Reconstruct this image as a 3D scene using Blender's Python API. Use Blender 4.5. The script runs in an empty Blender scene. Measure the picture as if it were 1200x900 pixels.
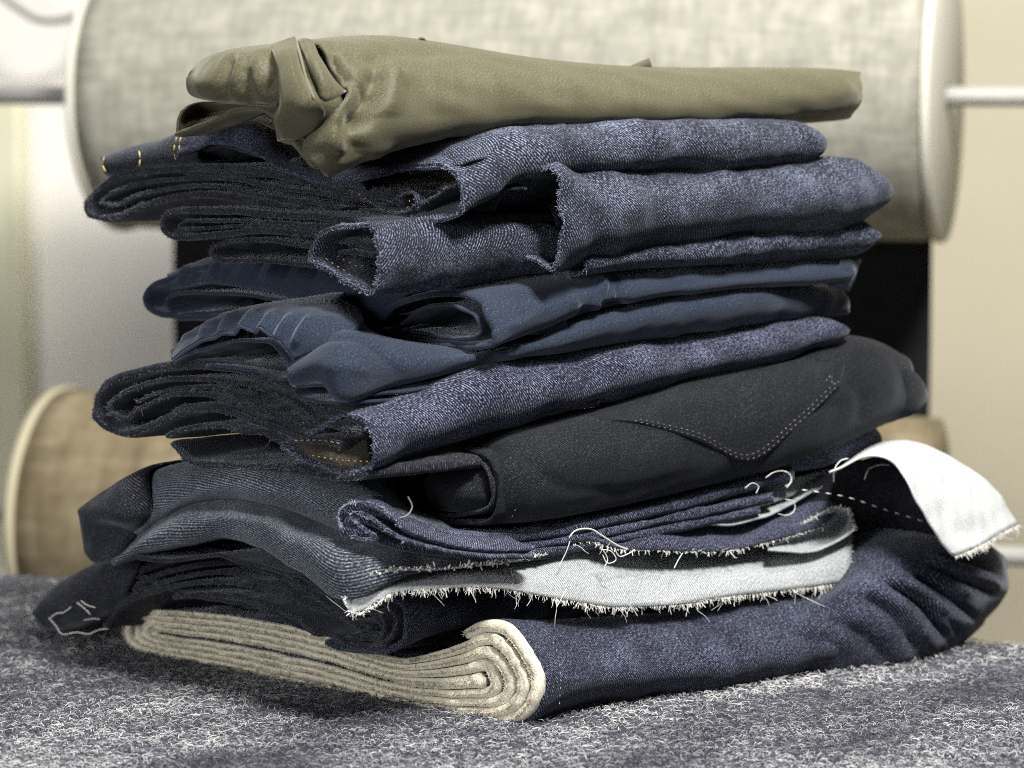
import bpy, math, random
import numpy as np
from mathutils import Vector

R_ = math.radians
rng = np.random.default_rng(7)
random.seed(7)
scene = bpy.context.scene
col = scene.collection

# ------------------------------------------------------------------ camera
F = 3333.0                      # focal length in reference pixels (1200 wide)
PITCH = R_(6.0)
D0 = 1.5                        # distance of the pile's front corner
H = 0.3429                      # lens height above the table
K = np.array([0.0, 0.0, H])
cam_d = bpy.data.cameras.new('camera')
cam = bpy.data.objects.new('camera', cam_d)
col.objects.link(cam)
cam.location = K
cam.rotation_euler = (R_(90) - PITCH, 0, 0)
cam_d.sensor_width = 36
cam_d.lens = 36 * F / 1200
cam_d.clip_start = 0.05
cam_d.clip_end = 50
cam_d.dof.use_dof = True
cam_d.dof.focus_distance = 1.55
cam_d.dof.aperture_fstop = 7.0
scene.camera = cam

# ------------------------------------------------------------------ light
world = bpy.data.worlds.new('World')
scene.world = world
world.use_nodes = True
world.node_tree.nodes['Background'].inputs[0].default_value = (0.9, 0.95, 1.0, 1)
world.node_tree.nodes['Background'].inputs[1].default_value = 0.06


def area(name, loc, target, size, size_y, power, color):
    d = bpy.data.lights.new(name, 'AREA')
    d.shape = 'RECTANGLE'
    d.size, d.size_y = size, size_y
    d.energy = power
    d.color = color
    o = bpy.data.objects.new(name, d)
    col.objects.link(o)
    o.location = loc
    o.rotation_euler = (Vector(target) - Vector(loc)).to_track_quat('-Z', 'Y').to_euler()
    return o


area('key_softbox', (0.52, 0.66, 1.72), (0.03, 1.6, 0.15), 0.38, 0.38, 66, (1.0, 0.98, 0.95))
area('left_softbox', (-1.0, 0.35, 0.42), (-0.1, 1.6, 0.08), 0.5, 0.5, 12.0, (0.98, 0.98, 1.0))
area('background_fill', (0.10, 1.52, 1.35), (0.0, 2.9, 0.2), 0.9, 0.4, 23, (1.0, 0.98, 0.93))  # added fill that brightens the wall and rolls, no real lamp of the rack

scene.view_settings.view_transform = 'Standard'
scene.view_settings.look = 'None'
scene.view_settings.exposure = 0.0
scene.view_settings.gamma = 1.0
scene.cycles.max_bounces = 6
scene.cycles.filter_width = 1.05
scene.cycles.use_denoising = False

# ------------------------------------------------------------------ pixel <-> world
FWD = np.array([0, math.cos(PITCH), -math.sin(PITCH)])
UP = np.array([0, math.sin(PITCH), math.cos(PITCH)])
AL, BE = R_(38.6), R_(40.2)
RD = np.array([math.cos(AL), math.sin(AL), 0.0])      # along the front right face, away
LD = np.array([-math.cos(BE), math.sin(BE), 0.0])     # along the left end face, away
NR = np.array([math.sin(AL), -math.cos(AL), 0.0])
NL = np.array([-math.sin(BE), -math.cos(BE), 0.0])


def ray(u, v):
    u = np.asarray(u, float); v = np.asarray(v, float)
    return (FWD + np.multiply.outer((450 - v) / F, UP)
            + np.multiply.outer((u - 600) / F, np.array([1.0, 0, 0])))


def at_depth(u, v, y):
    d = ray(u, v)
    return K + d * (np.asarray(y) / d[..., 1])[..., None]


def px(p):
    q = p - K
    w = q @ FWD
    return 600 + F * q[..., 0] / w, 450 - F * (q @ UP) / w


def z_at(u, v, y):
    return at_depth(u, v, y)[..., 2]


def on_plane(u, v, C, n):
    d = ray(u, v)
    t = ((C - K) @ n) / (d @ n)
    return K + d * t[..., None]


X635 = (635 - 600) / F * D0


PB = 0.022                      # the garments sit a little behind the bolt's front


def corner(uc, back=0.0, v=450):
    x = (uc - 600) / F * D0
    y = D0 + 0.3 * (x - X635) + back + PB
    p = at_depth(uc, v, y)
    return np.array([p[0], p[1], 0.0])


def P(u, v, C, off=0.0, r=0.012):
    """pixel -> point on the bent L/R face pair whose corner is C, pushed out by off"""
    u = np.asarray(u, float); v = np.asarray(v, float); off = np.broadcast_to(off, u.shape)
    d = ray(u, v)
    tl = (((C - K) @ NL) + off) / (d @ NL)
    tr = (((C - K) @ NR) + off) / (d @ NR)
    yl, yr = tl * d[..., 1], tr * d[..., 1]
    y = 0.5 * (yl + yr + np.sqrt((yl - yr) ** 2 + r * r))
    return K + d * (y / d[..., 1])[..., None]


# ------------------------------------------------------------------ curves and noise
def spline(pts, n=None, step=None, closed=False, by='len'):
    p = np.asarray(pts, float)
    if closed:
        q = np.vstack([p[-1], p, p[0], p[1]])
    else:
        q = np.vstack([2 * p[0] - p[1], p, 2 * p[-1] - p[-2]])
    m = len(q) - 3
    out = []
    t = np.linspace(0, 1, 16, endpoint=False)[:, None]
    for i in range(m):                              # centripetal Catmull-Rom: no overshoot at uneven spacing
        a, b, c, d = q[i:i + 4]
        k1 = np.linalg.norm(b - a) ** .5 + 1e-9
        k2 = np.linalg.norm(c - b) ** .5 + 1e-9
        k3 = np.linalg.norm(d - c) ** .5 + 1e-9
        m1 = k2 * ((b - a) / k1 - (c - a) / (k1 + k2) + (c - b) / k2)
        m2 = k2 * ((c - b) / k2 - (d - b) / (k2 + k3) + (d - c) / k3)
        out.append((2 * b - 2 * c + m1 + m2) * t ** 3 + (-3 * b + 3 * c - 2 * m1 - m2) * t ** 2 + m1 * t + b)
    out.append(q[-2][None])
    o = np.vstack(out)
    if by == 'index':
        s = np.arange(len(o), dtype=float)
    else:
        s = np.r_[0, np.cumsum(np.linalg.norm(np.diff(o, axis=0), axis=1))]
    if n is None:
        n = max(4, int(round(s[-1] / step)) + 1)
    tt = np.linspace(0, s[-1], n)
    return np.stack([np.interp(tt, s, o[:, k]) for k in range(o.shape[1])], 1)


class Noise:
    def __init__(self, seed, freq, stretch=(1, 1, 1), octaves=3):
        g = np.random.default_rng(seed)
        self.k = []
        for o in range(octaves):
            for _ in range(7):
                k = g.normal(size=3)
                k = k / np.linalg.norm(k) * freq * 2 ** o * g.uniform(.6, 1.4) * 2 * math.pi * np.asarray(stretch)
                self.k.append((k, g.uniform(0, 7), 0.55 ** o / 2.6))

    def __call__(self, p):
        r = np.zeros(p.shape[:-1])
        for k, ph, a in self.k:
            r += a * np.sin(p @ k + ph)
        return r


def crease_field(p, creases):
    """sum of gaussian ridges (+) and valleys (-) along short lines on the cloth"""
    u, v = px(p)
    r = np.zeros(u.shape)
    for line, w, amp in creases:
        c = spline(line, n=28) if len(line) > 2 else spline([line[0], ((line[0][0] + line[1][0]) / 2, (line[0][1] + line[1][1]) / 2), line[1]], n=28)
        best = np.full(u.shape, 1e9); tb = np.zeros(u.shape)
        for i, (cu, cv) in enumerate(c):
            d = (u - cu) ** 2 + (v - cv) ** 2
            m = d < best
            best = np.where(m, d, best); tb = np.where(m, i / 27, tb)
        taper = np.clip(np.sin(np.clip(tb, 0.03, .97) * math.pi) * 1.6, 0, 1)
        r += amp * np.exp(-best / (w * w)) * taper
    return r


# ------------------------------------------------------------------ object helpers
ROOT_LOC = {}


def tag(o, label=None, cat=None, group=None, kind=None):
    for k, x in (('label', label), ('category', cat), ('group', group), ('kind', kind)):
        if x:
            o[k] = x
    return o


def thing(name, loc, label, cat, group=None):
    o = bpy.data.objects.new(name, None)
    o.empty_display_size = 0.02
    col.objects.link(o)
    o.location = loc
    ROOT_LOC[o.name] = np.array(loc, float)
    return tag(o, label, cat, group)


def origin_of(o):
    r = np.zeros(3)
    while o is not None:
        r = r + ROOT_LOC.get(o.name, 0)
        o = o.parent
    return r


def mesh(name, V, faces, mat, parent=None, uv=None, smooth=True, kind=None, label=None):
    V = np.asarray(V, float)
    if parent is not None:
        V = V - origin_of(parent)
    me = bpy.data.meshes.new(name)
    if isinstance(faces, np.ndarray):
        k = faces.shape[1]
        me.vertices.add(len(V)); me.vertices.foreach_set('co', V.astype(np.float32).ravel())
        me.loops.add(faces.size); me.loops.foreach_set('vertex_index', faces.astype(np.int32).ravel())
        me.polygons.add(len(faces))
        me.polygons.foreach_set('loop_start', np.arange(0, faces.size, k, dtype=np.int32))
        try:
            me.polygons.foreach_set('loop_total', np.full(len(faces), k, np.int32))
        except Exception:
            pass
        me.update(calc_edges=True)
    else:
        me.from_pydata(V.tolist(), [], faces)
        me.update()
    if uv is not None:
        l = me.uv_layers.new(name='uv')
        idx = np.empty(len(me.loops), np.int32)
        me.loops.foreach_get('vertex_index', idx)
        l.data.foreach_set('uv', np.asarray(uv, np.float32)[idx].ravel())
    if smooth:
        me.polygons.foreach_set('use_smooth', np.ones(len(me.polygons), bool))
    me.materials.append(mat)
    me.validate()
    o = bpy.data.objects.new(name, me)
    col.objects.link(o)
    if parent is not None:
        o.parent = parent
    tag(o, label=label, kind=kind)
    return o


def grid_faces(nr, nc, base=0, flip=False, wrap_r=False):
    i = np.arange(nr if wrap_r else nr - 1)[:, None]
    j = np.arange(nc - 1)[None]
    a = base + i * nc + j
    b = base + i * nc + j + 1
    i2 = (i + 1) % nr
    c = base + i2 * nc + j + 1
    d = base + i2 * nc + j
    f = np.stack([a, b, c, d], -1).reshape(-1, 4)
    return f[:, ::-1] if flip else f


def grid_normals(G):
    du = np.gradient(G, axis=1); dv = np.gradient(G, axis=0)
    n = np.cross(du, dv)
    return n / (np.linalg.norm(n, axis=-1, keepdims=True) + 1e-12)


def displace(G, noise=None, amp=0.0, creases=()):
    n = grid_normals(G)
    view = K - G
    view = view / np.linalg.norm(view, axis=-1, keepdims=True)
    sgn = np.clip((n * view).sum(-1) * 4, -1, 1)
    if np.abs(amp) > 0 and noise is not None:
        G = G + n * (sgn * amp * noise(G))[..., None]
    if creases:
        G = G + n * (sgn * crease_field(G, creases))[..., None]
    return G


def solid_grid(name, G, th, mat, parent, uv=None, kind=None, label=None, both=0.5):
    """close a point grid into a cloth sheet of thickness th with slightly rounded rim"""
    nr, nc = G.shape[:2]
    n = grid_normals(G)
    A = G + n * (th * both)
    B = G - n * (th * (1 - both))
    V = np.vstack([A.reshape(-1, 3), B.reshape(-1, 3)])
    N = nr * nc
    fs = [grid_faces(nr, nc, 0), grid_faces(nr, nc, N, flip=True)]

    def rim(ids):
        a, b = ids[:-1], ids[1:]
        return np.stack([b, a, a + N, b + N], -1)
    idx = np.arange(N).reshape(nr, nc)
    fs += [rim(idx[0]), rim(idx[:, -1]), rim(idx[-1][::-1]), rim(idx[:, 0][::-1])]
    UV = None
    if uv is not None:
        UV = np.vstack([uv.reshape(-1, 2), uv.reshape(-1, 2) + th])
    return mesh(name, V, np.vstack(fs), mat, parent, UV, kind=kind, label=label)


def grid_uv(G):
    lu = np.linalg.norm(np.diff(G, axis=1), axis=-1).mean(0)
    lv = np.linalg.norm(np.diff(G, axis=0), axis=-1).mean(1)
    U = np.r_[0, np.cumsum(lu)]; Vv = np.r_[0, np.cumsum(lv)]
    return np.stack(np.broadcast_arrays(U[None, :], Vv[:, None]), -1)


def patch(name, C, rows, mat, parent, th=0.0016, nc=None, step=0.0028, amp=0.0012, freq=18, stretch=(1, 1, 1),
          seed=0, creases=(), label=None, r=0.012, edge_jit=0.0):
    """cloth surface through pixel rows that each lie at a real depth on the pile;
    ('back', d, dz) rows run away from their neighbour into the pile"""
    px_rows = [x for x in rows if x[0] != 'back']
    L = max(np.linalg.norm(np.diff(np.asarray(x[0], float)[:, :2], axis=0), axis=1).sum() for x in px_rows)
    if nc is None:
        nc = int(np.clip(L * 0.00046 / step, 8, 220))
    world_rows = []
    for x in rows:
        if x[0] == 'back':
            world_rows.append(x); continue
        pts = np.asarray(x[0], float)
        off = np.broadcast_to(np.asarray(x[1] if len(x) > 1 else 0.0, float), (len(pts),))
        q = spline(np.column_stack([pts, off * 2e3]), n=nc)
        world_rows.append(P(q[:, 0], q[:, 1], C, q[:, 2] / 2e3, r))
    for i in range(len(world_rows)):
        if isinstance(world_rows[i], tuple) or isinstance(world_rows[i], list):
            _, d, dz = world_rows[i]
            ref = world_rows[i + 1] if i == 0 or isinstance(world_rows[i - 1], tuple) else world_rows[i - 1]
            if isinstance(ref, (tuple, list)):
                ref = [w for w in world_rows if not isinstance(w, (tuple, list))][0]
            nn = np.where((px(ref)[0] < px(C)[0])[:, None], NL, NR)
            k = np.exp(-((px(ref)[0] - px(C)[0]) / 60) ** 2)[:, None]
            nn = nn * (1 - k) + (NL + NR) / np.linalg.norm(NL + NR) * k
            world_rows[i] = ref - nn * d + np.array([0, 0, dz])
    W = np.stack(world_rows)                           # rows x nc x 3
    dist = np.linalg.norm(np.diff(W, axis=0), axis=-1).max(1)
    nr = int(np.clip(dist.sum() / step, 6, 160))
    G = np.stack([spline(W[:, j], n=nr) for j in range(nc)], 1)
    ns = Noise(seed + 11, freq, stretch)
    G = displace(G, ns, amp, creases)
    uv = grid_uv(G)
    o = solid_grid(name, G, th, mat, parent, uv, label=label)
    return o, G


def fold(name, C, pts, th, mat, parent, prof=None, length=None, u_end=None, s0=0.0, closed=False, rnd=0.03,
         amp=0.0012, freq=16, stretch=(1, 1, 1), seed=0, creases=(), step=0.003, label=None, jit=0.0008, rpow=0.5, px_step=4.0, bulge=0.8, fuzz=None, edge=0.55):
    """a folded cloth section drawn on the end face and carried along the front right face"""
    if not np.isscalar(th):
        qq = spline(np.column_stack([np.asarray(pts, float), np.asarray(th, float)]), step=px_step)
        q, thq = qq[:, :2], qq[:, 2]
    else:
        q = spline(pts, step=px_step, closed=closed); thq = None
    if closed:
        q = q[:-1]
    p3 = on_plane(q[:, 0], q[:, 1], C, NL)
    a = (p3 - C) @ LD
    # express along LD exactly (p3 lies on the plane through C along LD)
    z = p3[:, 2]
    thm = (th if thq is None else float(np.mean(thq))) * 0.00046
    az = np.stack([a, z], 1)
    if closed:
        tg = np.roll(az, -1, 0) - np.roll(az, 1, 0)
    else:
        tg = np.gradient(az, axis=0)
    tg /= np.linalg.norm(tg, axis=1, keepdims=True) + 1e-9
    nm = np.stack([-tg[:, 1], tg[:, 0]], 1)
    arc = np.r_[0, np.cumsum(np.linalg.norm(np.diff(az, axis=0), axis=1))]
    if u_end is not None:
        vm = 0.5 * (prof[-1][1] + prof[-1][2])
        e = on_plane(np.array(u_end), np.array(vm), C, NR)
        length = (e - C) @ RD
    ns = max(3, int(length / step))
    S = np.r_[s0, s0 + thm * 0.35, np.linspace(s0 + thm, length, ns)] if length > 3 * thm else np.linspace(s0, length, 4)
    if rnd > 0:                                        # extra sections through the rounded far end
        S = np.r_[S[S < length - rnd], length - rnd * (1 - np.sin(np.linspace(0, 1, 16) * math.pi / 2))]
    wth = np.ones(len(S)); wth[0] = edge
    if length > 3 * thm:
        wth[1] = 0.5 + 0.5 * edge + 0.1
    Zs = np.repeat(z[None], len(S), 0)
    Aa = np.repeat(a[None], len(S), 0)
    if prof is not None:
        pr = np.asarray(prof, float)
        ctr = C[None] + S[:, None] * RD
        vguess = np.interp(px(ctr + np.array([0, 0, z.mean()]))[0], pr[:, 0], 0.5 * (pr[:, 1] + pr[:, 2]))
        uu = px(np.column_stack([ctr[:, :2], z_at(px(ctr + np.array([0, 0, z.mean()]))[0], vguess, ctr[:, 1])]))[0]
        sm = spline(pr, n=200)
        o_ = np.argsort(sm[:, 0])
        vt = np.interp(uu, sm[o_, 0], sm[o_, 1]); vb = np.interp(uu, sm[o_, 0], sm[o_, 2])
        zt = z_at(uu, vt, ctr[:, 1]); zb = z_at(uu, vb, ctr[:, 1])
        c0 = at_depth(np.array(pr[0, 0]), np.array(pr[0, 1]), C[1])[2]
        c1 = at_depth(np.array(pr[0, 0]), np.array(pr[0, 2]), C[1])[2]
        k = (zt - zb) / (c0 - c1)
        Zs = zb[:, None] + (z[None] - c1) * k[:, None]
        mid = 0.5 * (zt + zb)
    else:
        mid = np.full(len(S), z.mean())
    if prof is not None and bulge:
        zn = np.clip((Zs - mid[:, None]) / (0.5 * (zt - zb))[:, None], -1, 1)
        ramp_s = np.clip((S - s0) / 0.03, 0, 1)[:, None]
        Aa = Aa + bulge * (0.5 * (zt - zb))[:, None] * np.abs(zn) ** 2.4 * ramp_s * np.exp(-np.maximum(Aa, 0) / 0.03)
    if rnd > 0:
        w = np.clip((S - (length - rnd)) / rnd, 0, 1)
        g = np.maximum(1 - w ** 2, 0.0) ** rpow
        g = np.maximum(g, 0.04)
        Zs = mid[:, None] + (Zs - mid[:, None]) * g[:, None]
        Aa = Aa + (rnd * 0.6) * (1 - g)[:, None] * np.exp(-np.maximum(Aa, 0) / 0.08)
    jn = Noise(seed + 5, 60)
    js = jit * jn(p3)
    wj = np.exp(-(S - s0) / 0.01)
    base = C[None, None] + Aa[..., None] * LD + (S[:, None] + wj[:, None] * js[None])[..., None] * RD
    base[..., 2] = Zs
    nn = nm[None, :, 0, None] * LD + nm[None, :, 1, None] * np.array([0, 0, 1.0])
    nn = np.repeat(nn, len(S), 0)
    nz = Noise(seed + 3, freq, stretch)
    view = K - base; view /= np.linalg.norm(view, axis=-1, keepdims=True)
    sg = np.clip((nn * view).sum(-1) * 4, -1, 1)
    disp = sg * amp * nz(base)
    if creases:
        disp = disp + sg * crease_field(base, creases)
    base = base + nn * disp[..., None]
    half = (thm / 2 * wth)[:, None, None] * np.ones((1, len(q), 1))
    if thq is not None:
        half = half * (thq / np.mean(thq))[None, :, None]
    A = base + nn * half
    B = base - nn * half
    nS, nQ = len(S), len(q)
    N = nS * nQ
    if closed:
        A = np.concatenate([A, A[:, :1]], 1); B = np.concatenate([B, B[:, :1]], 1)
        arc = np.r_[arc, arc[-1] + np.linalg.norm(az[0] - az[-1])]
        nQ += 1; N = nS * nQ
    V = np.vstack([A.reshape(-1, 3), B.reshape(-1, 3)])
    fs = [grid_faces(nS, nQ, 0), grid_faces(nS, nQ, N, flip=True)]
    idx = np.arange(N).reshape(nS, nQ)

    def rim(ids):
        x, y = ids[:-1], ids[1:]
        return np.stack([y, x, x + N, y + N], -1)
    fs += [rim(idx[0]), rim(idx[-1][::-1])]
    if not closed:
        fs += [rim(idx[:, -1]), rim(idx[:, 0][::-1])]
    uv = np.stack(np.broadcast_arrays(S[:, None], arc[None]), -1).reshape(-1, 2)
    o = mesh(name, V, np.vstack(fs), mat, parent, np.vstack([uv, uv + np.array([thm, 0.0])]), label=label)
    if fuzz is None and any(mat is M[k] for k in ('indigo', 'indigo_grey', 'indigo_dark', 'raw_dark')) and not name.startswith(('dark_gap_fill', 'cloth')):
        e_ = base[0] + nn[0] * (thm * 0.3)
        for sd, ed in ((1, e_), (2, base[0] - nn[0] * (thm * 0.3))):
            fringe('edge_fuzz', ed, -RD * 0.7 + np.array([0, 0, 0.15]), int(len(q) * 4.5), 0.0018, M['dark_fuzz'] if mat in (M['raw_dark'], M['indigo_dark']) else M['denim_fuzz'], parent,
                   rad=0.00013, spread=0.9, seed=seed + sd, sides=3)
    return o, base


def tube_mesh(polys, rad, sides=5):
    """polys: list of world polylines -> verts, faces, uv"""
    Vs, Fs, U = [], [], []
    b = 0
    for i, p in enumerate(polys):
        p = np.asarray(p, float); n = len(p)
        r = rad if np.isscalar(rad) else rad[i]
        t = np.gradient(p, axis=0); t /= np.linalg.norm(t, axis=1, keepdims=True) + 1e-12
        ref = np.array([0.31, 0.52, 0.79])
        x = np.cross(t, ref); x /= np.linalg.norm(x, axis=1, keepdims=True) + 1e-12
        y = np.cross(t, x)
        an = np.arange(sides) / sides * 2 * math.pi
        rr = np.full(n, r); rr[0] *= .5; rr[-1] *= .5
        v = p[:, None] + rr[:, None, None] * (np.cos(an)[None, :, None] * x[:, None] + np.sin(an)[None, :, None] * y[:, None])
        Vs.append(v.reshape(-1, 3))
        ii = np.arange(n - 1)[:, None]; jj = np.arange(sides)[None]; j2 = (jj + 1) % sides
        f = np.stack([b + ii * sides + jj, b + ii * sides + j2, b + (ii + 1) * sides + j2, b + (ii + 1) * sides + jj], -1).reshape(-1, 4)
        Fs.append(f)
        U.append(np.full((n * sides, 2), rng.random()))
        b += n * sides
    return np.vstack(Vs), np.vstack(Fs), np.vstack(U)


def threads(name, polys, rad, mat, parent=None, kind=None, label=None, sides=5):
    V, Fc, U = tube_mesh(polys, rad, sides)
    return mesh(name, V, Fc, mat, parent, U, kind=kind, label=label)


def px_thread(C, pts, off, n=24):
    q = np.asarray(pts, float)
    offs = np.broadcast_to(np.asarray(off, float), (len(q),))
    s = spline(np.column_stack([q, offs * 2e3]), n=n)
    return P(s[:, 0], s[:, 1], C, s[:, 2] / 2e3)


def stitch_row(name, C, pts, off, mat, parent, dash=7, gap=4, rad=0.00035, kind='stuff'):
    offs = np.broadcast_to(np.asarray(off, float), (len(pts),))
    q = spline(np.column_stack([np.asarray(pts, float), offs * 1e3]), step=1.0)
    polys = []
    i = 0
    while i + dash < len(q):
        s = q[i:i + dash:2]
        k = np.linspace(0, 1, len(s))
        polys.append(P(s[:, 0], s[:, 1], C, s[:, 2] / 1e3 + 0.0004 * np.sin(k * math.pi)))
        i += dash + gap
    return threads(name, polys, rad, mat, parent, kind=kind)


def fringe(name, edge, direction, n, length, mat, parent, rad=0.0003, spread=0.5, seed=0, curl=0.3, sides=4):
    """loose yarn ends along an edge"""
    g = np.random.default_rng(seed)
    e = np.asarray(edge)
    s = np.r_[0, np.cumsum(np.linalg.norm(np.diff(e, axis=0), axis=1))]
    direction = np.asarray(direction, float)
    polys, rads = [], []
    for t in g.uniform(0, s[-1], n):
        p = np.array([np.interp(t, s, e[:, k]) for k in range(3)])
        d = direction + g.normal(size=3) * spread
        d /= np.linalg.norm(d)
        cl_ = 0.5 + 0.5 * math.sin(t * 410 + 3 * math.sin(t * 173 + seed))
        if g.random() > 0.6 + 0.4 * cl_:
            continue
        l = length * (0.55 + 0.5 * cl_) * g.uniform(.45, 1.1) * (2.2 if g.random() < .03 else 1)
        b = g.normal(size=3) * curl
        k = np.linspace(-0.15, 1, 6)[:, None]
        polys.append(p + d * l * k + b * l * 0.5 * k ** 2 + g.normal(size=(6, 3)) * l * 0.03)
        rads.append(rad * g.uniform(.6, 1.3))
    return threads(name, polys, rads, mat, parent, kind='stuff', sides=sides)


def inner(C, pts, mat, parent, length=0.15, seed=0):  # added dark filler, stands in for shade in the gaps between folds
    return fold('dark_gap_fill', C, pts, 5, mat, parent, closed=True, length=length, rnd=0.0, seed=seed, amp=0.0015, px_step=6)


# ------------------------------------------------------------------ materials
def new_mat(name):
    m = bpy.data.materials.new(name)
    m.use_nodes = True
    nt = m.node_tree
    return m, nt, nt.nodes, nt.links, nt.nodes['Principled BSDF']


def ramp(N, stops, interp='LINEAR'):
    r = N.new('ShaderNodeValToRGB')
    r.color_ramp.interpolation = interp
    els = r.color_ramp.elements
    while len(els) < len(stops):
        els.new(0.5)
    for e, (p, c) in zip(els, stops):
        e.position = p
        e.color = tuple(c) + (1,) if len(c) == 3 else c
    return r


def noise_node(N, L, vec, scale, detail=2, rough=0.6, dist=0.0):
    n = N.new('ShaderNodeTexNoise')
    n.inputs['Scale'].default_value = scale
    n.inputs['Detail'].default_value = detail
    n.inputs['Roughness'].default_value = rough
    n.inputs['Distortion'].default_value = dist
    L.new(vec, n.inputs['Vector'])
    return n.outputs['Fac']


def math_node(N, L, op, a, b=None):
    m = N.new('ShaderNodeMath'); m.operation = op
    for i, x in enumerate((a, b)):
        if x is None:
            continue
        if isinstance(x, (int, float)):
            m.inputs[i].default_value = x
        else:
            L.new(x, m.inputs[i])
    return m.outputs[0]


def denim(name, dark, light, pitch=0.00125, angle=35, lo=0.45, hi=0.68, tw=0.15, sp=0.85, spscale=1450, bump=0.6,
          sheen=0.18, mott=0.22, rough=0.9, sheen_tint=(0.85, 0.9, 1.0)):
    m, nt, N, L, B = new_mat(name)
    uvn = N.new('ShaderNodeUVMap'); uvn.uv_map = 'uv'
    mp = N.new('ShaderNodeMapping')
    mp.inputs['Rotation'].default_value[2] = R_(angle)
    L.new(uvn.outputs[0], mp.inputs[0])
    w = N.new('ShaderNodeTexWave')
    w.wave_type = 'BANDS'; w.bands_direction = 'X'
    w.inputs['Scale'].default_value = 0.314 / pitch
    w.inputs['Distortion'].default_value = 0.5
    w.inputs['Detail'].default_value = 2
    w.inputs['Detail Scale'].default_value = 1.2
    L.new(mp.outputs[0], w.inputs['Vector'])
    st = N.new('ShaderNodeMapping')                 # yarn slubs stretched along the twill line
    st.inputs['Scale'].default_value = (1.0, 0.5, 1)
    L.new(mp.outputs[0], st.inputs[0])
    n1 = noise_node(N, L, st.outputs[0], spscale, 2.0, 0.8)
    n2 = noise_node(N, L, uvn.outputs[0], 30, 5, 0.7)
    f = math_node(N, L, 'ADD', math_node(N, L, 'MULTIPLY', w.outputs['Fac'], tw), math_node(N, L, 'MULTIPLY', n1, sp))
    f = math_node(N, L, 'ADD', f, math_node(N, L, 'MULTIPLY', math_node(N, L, 'SUBTRACT', n2, 0.5), mott))
    mid = tuple(d + (l - d) * 0.22 for d, l in zip(dark, light))
    r = ramp(N, [(lo, dark), (lo + (hi - lo) * 0.55, mid), (hi, light)])
    L.new(f, r.inputs[0])
    L.new(r.outputs[0], B.inputs['Base Color'])
    B.inputs['Roughness'].default_value = rough
    B.inputs['Specular IOR Level'].default_value = 0.2
    B.inputs['Sheen Weight'].default_value = sheen
    B.inputs['Sheen Roughness'].default_value = 0.45
    B.inputs['Sheen Tint'].default_value = tuple(sheen_tint) + (1,)
    bp = N.new('ShaderNodeBump')
    bp.inputs['Strength'].default_value = bump
    bp.inputs['Distance'].default_value = 0.0006
    L.new(f, bp.inputs['Height'])
    L.new(bp.outputs[0], B.inputs['Normal'])
    return m


def plain(name, color, var=0.25, scale=60, rough=0.8, bump=0.0, sheen=0.0, metal=0.0, coords='Object', spec=0.3):
    m, nt, N, L, B = new_mat(name)
    tc = N.new('ShaderNodeTexCoord')
    n = noise_node(N, L, tc.outputs[coords], scale, 4, 0.65)
    r = ramp(N, [(0.3, tuple(c * (1 - var) for c in color)), (0.7, tuple(min(1, c * (1 + var)) for c in color))])
    L.new(n, r.inputs[0])
    L.new(r.outputs[0], B.inputs['Base Color'])
    B.inputs['Roughness'].default_value = rough
    B.inputs['Metallic'].default_value = metal
    B.inputs['Specular IOR Level'].default_value = spec
    B.inputs['Sheen Weight'].default_value = sheen
    if bump:
        bp = N.new('ShaderNodeBump'); bp.inputs['Strength'].default_value = bump; bp.inputs['Distance'].default_value = 0.001
        L.new(n, bp.inputs['Height']); L.new(bp.outputs[0], B.inputs['Normal'])
    return m


def linen(name, a, b, c, scale=60):
    """two crossing thread grains, uv in metres"""
    m, nt, N, L, B = new_mat(name)
    uvn = N.new('ShaderNodeUVMap'); uvn.uv_map = 'uv'
    fs = []
    for sc in ((0.16, 1, 1), (1, 0.16, 1)):
        mp = N.new('ShaderNodeMapping'); mp.inputs['Scale'].default_value = sc
        L.new(uvn.outputs[0], mp.inputs[0])
        fs.append(noise_node(N, L, mp.outputs[0], scale, 5, 0.7))
    f = math_node(N, L, 'MULTIPLY', math_node(N, L, 'ADD', fs[0], fs[1]), 0.5)
    f2 = noise_node(N, L, uvn.outputs[0], scale * 0.22, 5, 0.7)
    f = math_node(N, L, 'ADD', f, math_node(N, L, 'MULTIPLY', math_node(N, L, 'SUBTRACT', f2, 0.5), 0.55))
    r = ramp(N, [(0.36, a), (0.5, b), (0.64, c)])
    L.new(f, r.inputs[0]); L.new(r.outputs[0], B.inputs['Base Color'])
    B.inputs['Roughness'].default_value = 0.9
    B.inputs['Specular IOR Level'].default_value = 0.15
    return m


def yarn(name, a, b, rough=0.85, sheen=0.2):
    """colour of each yarn taken from its own u coordinate"""
    m, nt, N, L, B = new_mat(name)
    uvn = N.new('ShaderNodeUVMap'); uvn.uv_map = 'uv'
    sx = N.new('ShaderNodeSeparateXYZ'); L.new(uvn.outputs[0], sx.inputs[0])
    r = ramp(N, [(0.0, a), (1.0, b)])
    L.new(sx.outputs[0], r.inputs[0]); L.new(r.outputs[0], B.inputs['Base Color'])
    B.inputs['Roughness'].default_value = rough
    B.inputs['Specular IOR Level'].default_value = 0.2
    B.inputs['Sheen Weight'].default_value = sheen
    return m


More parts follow.
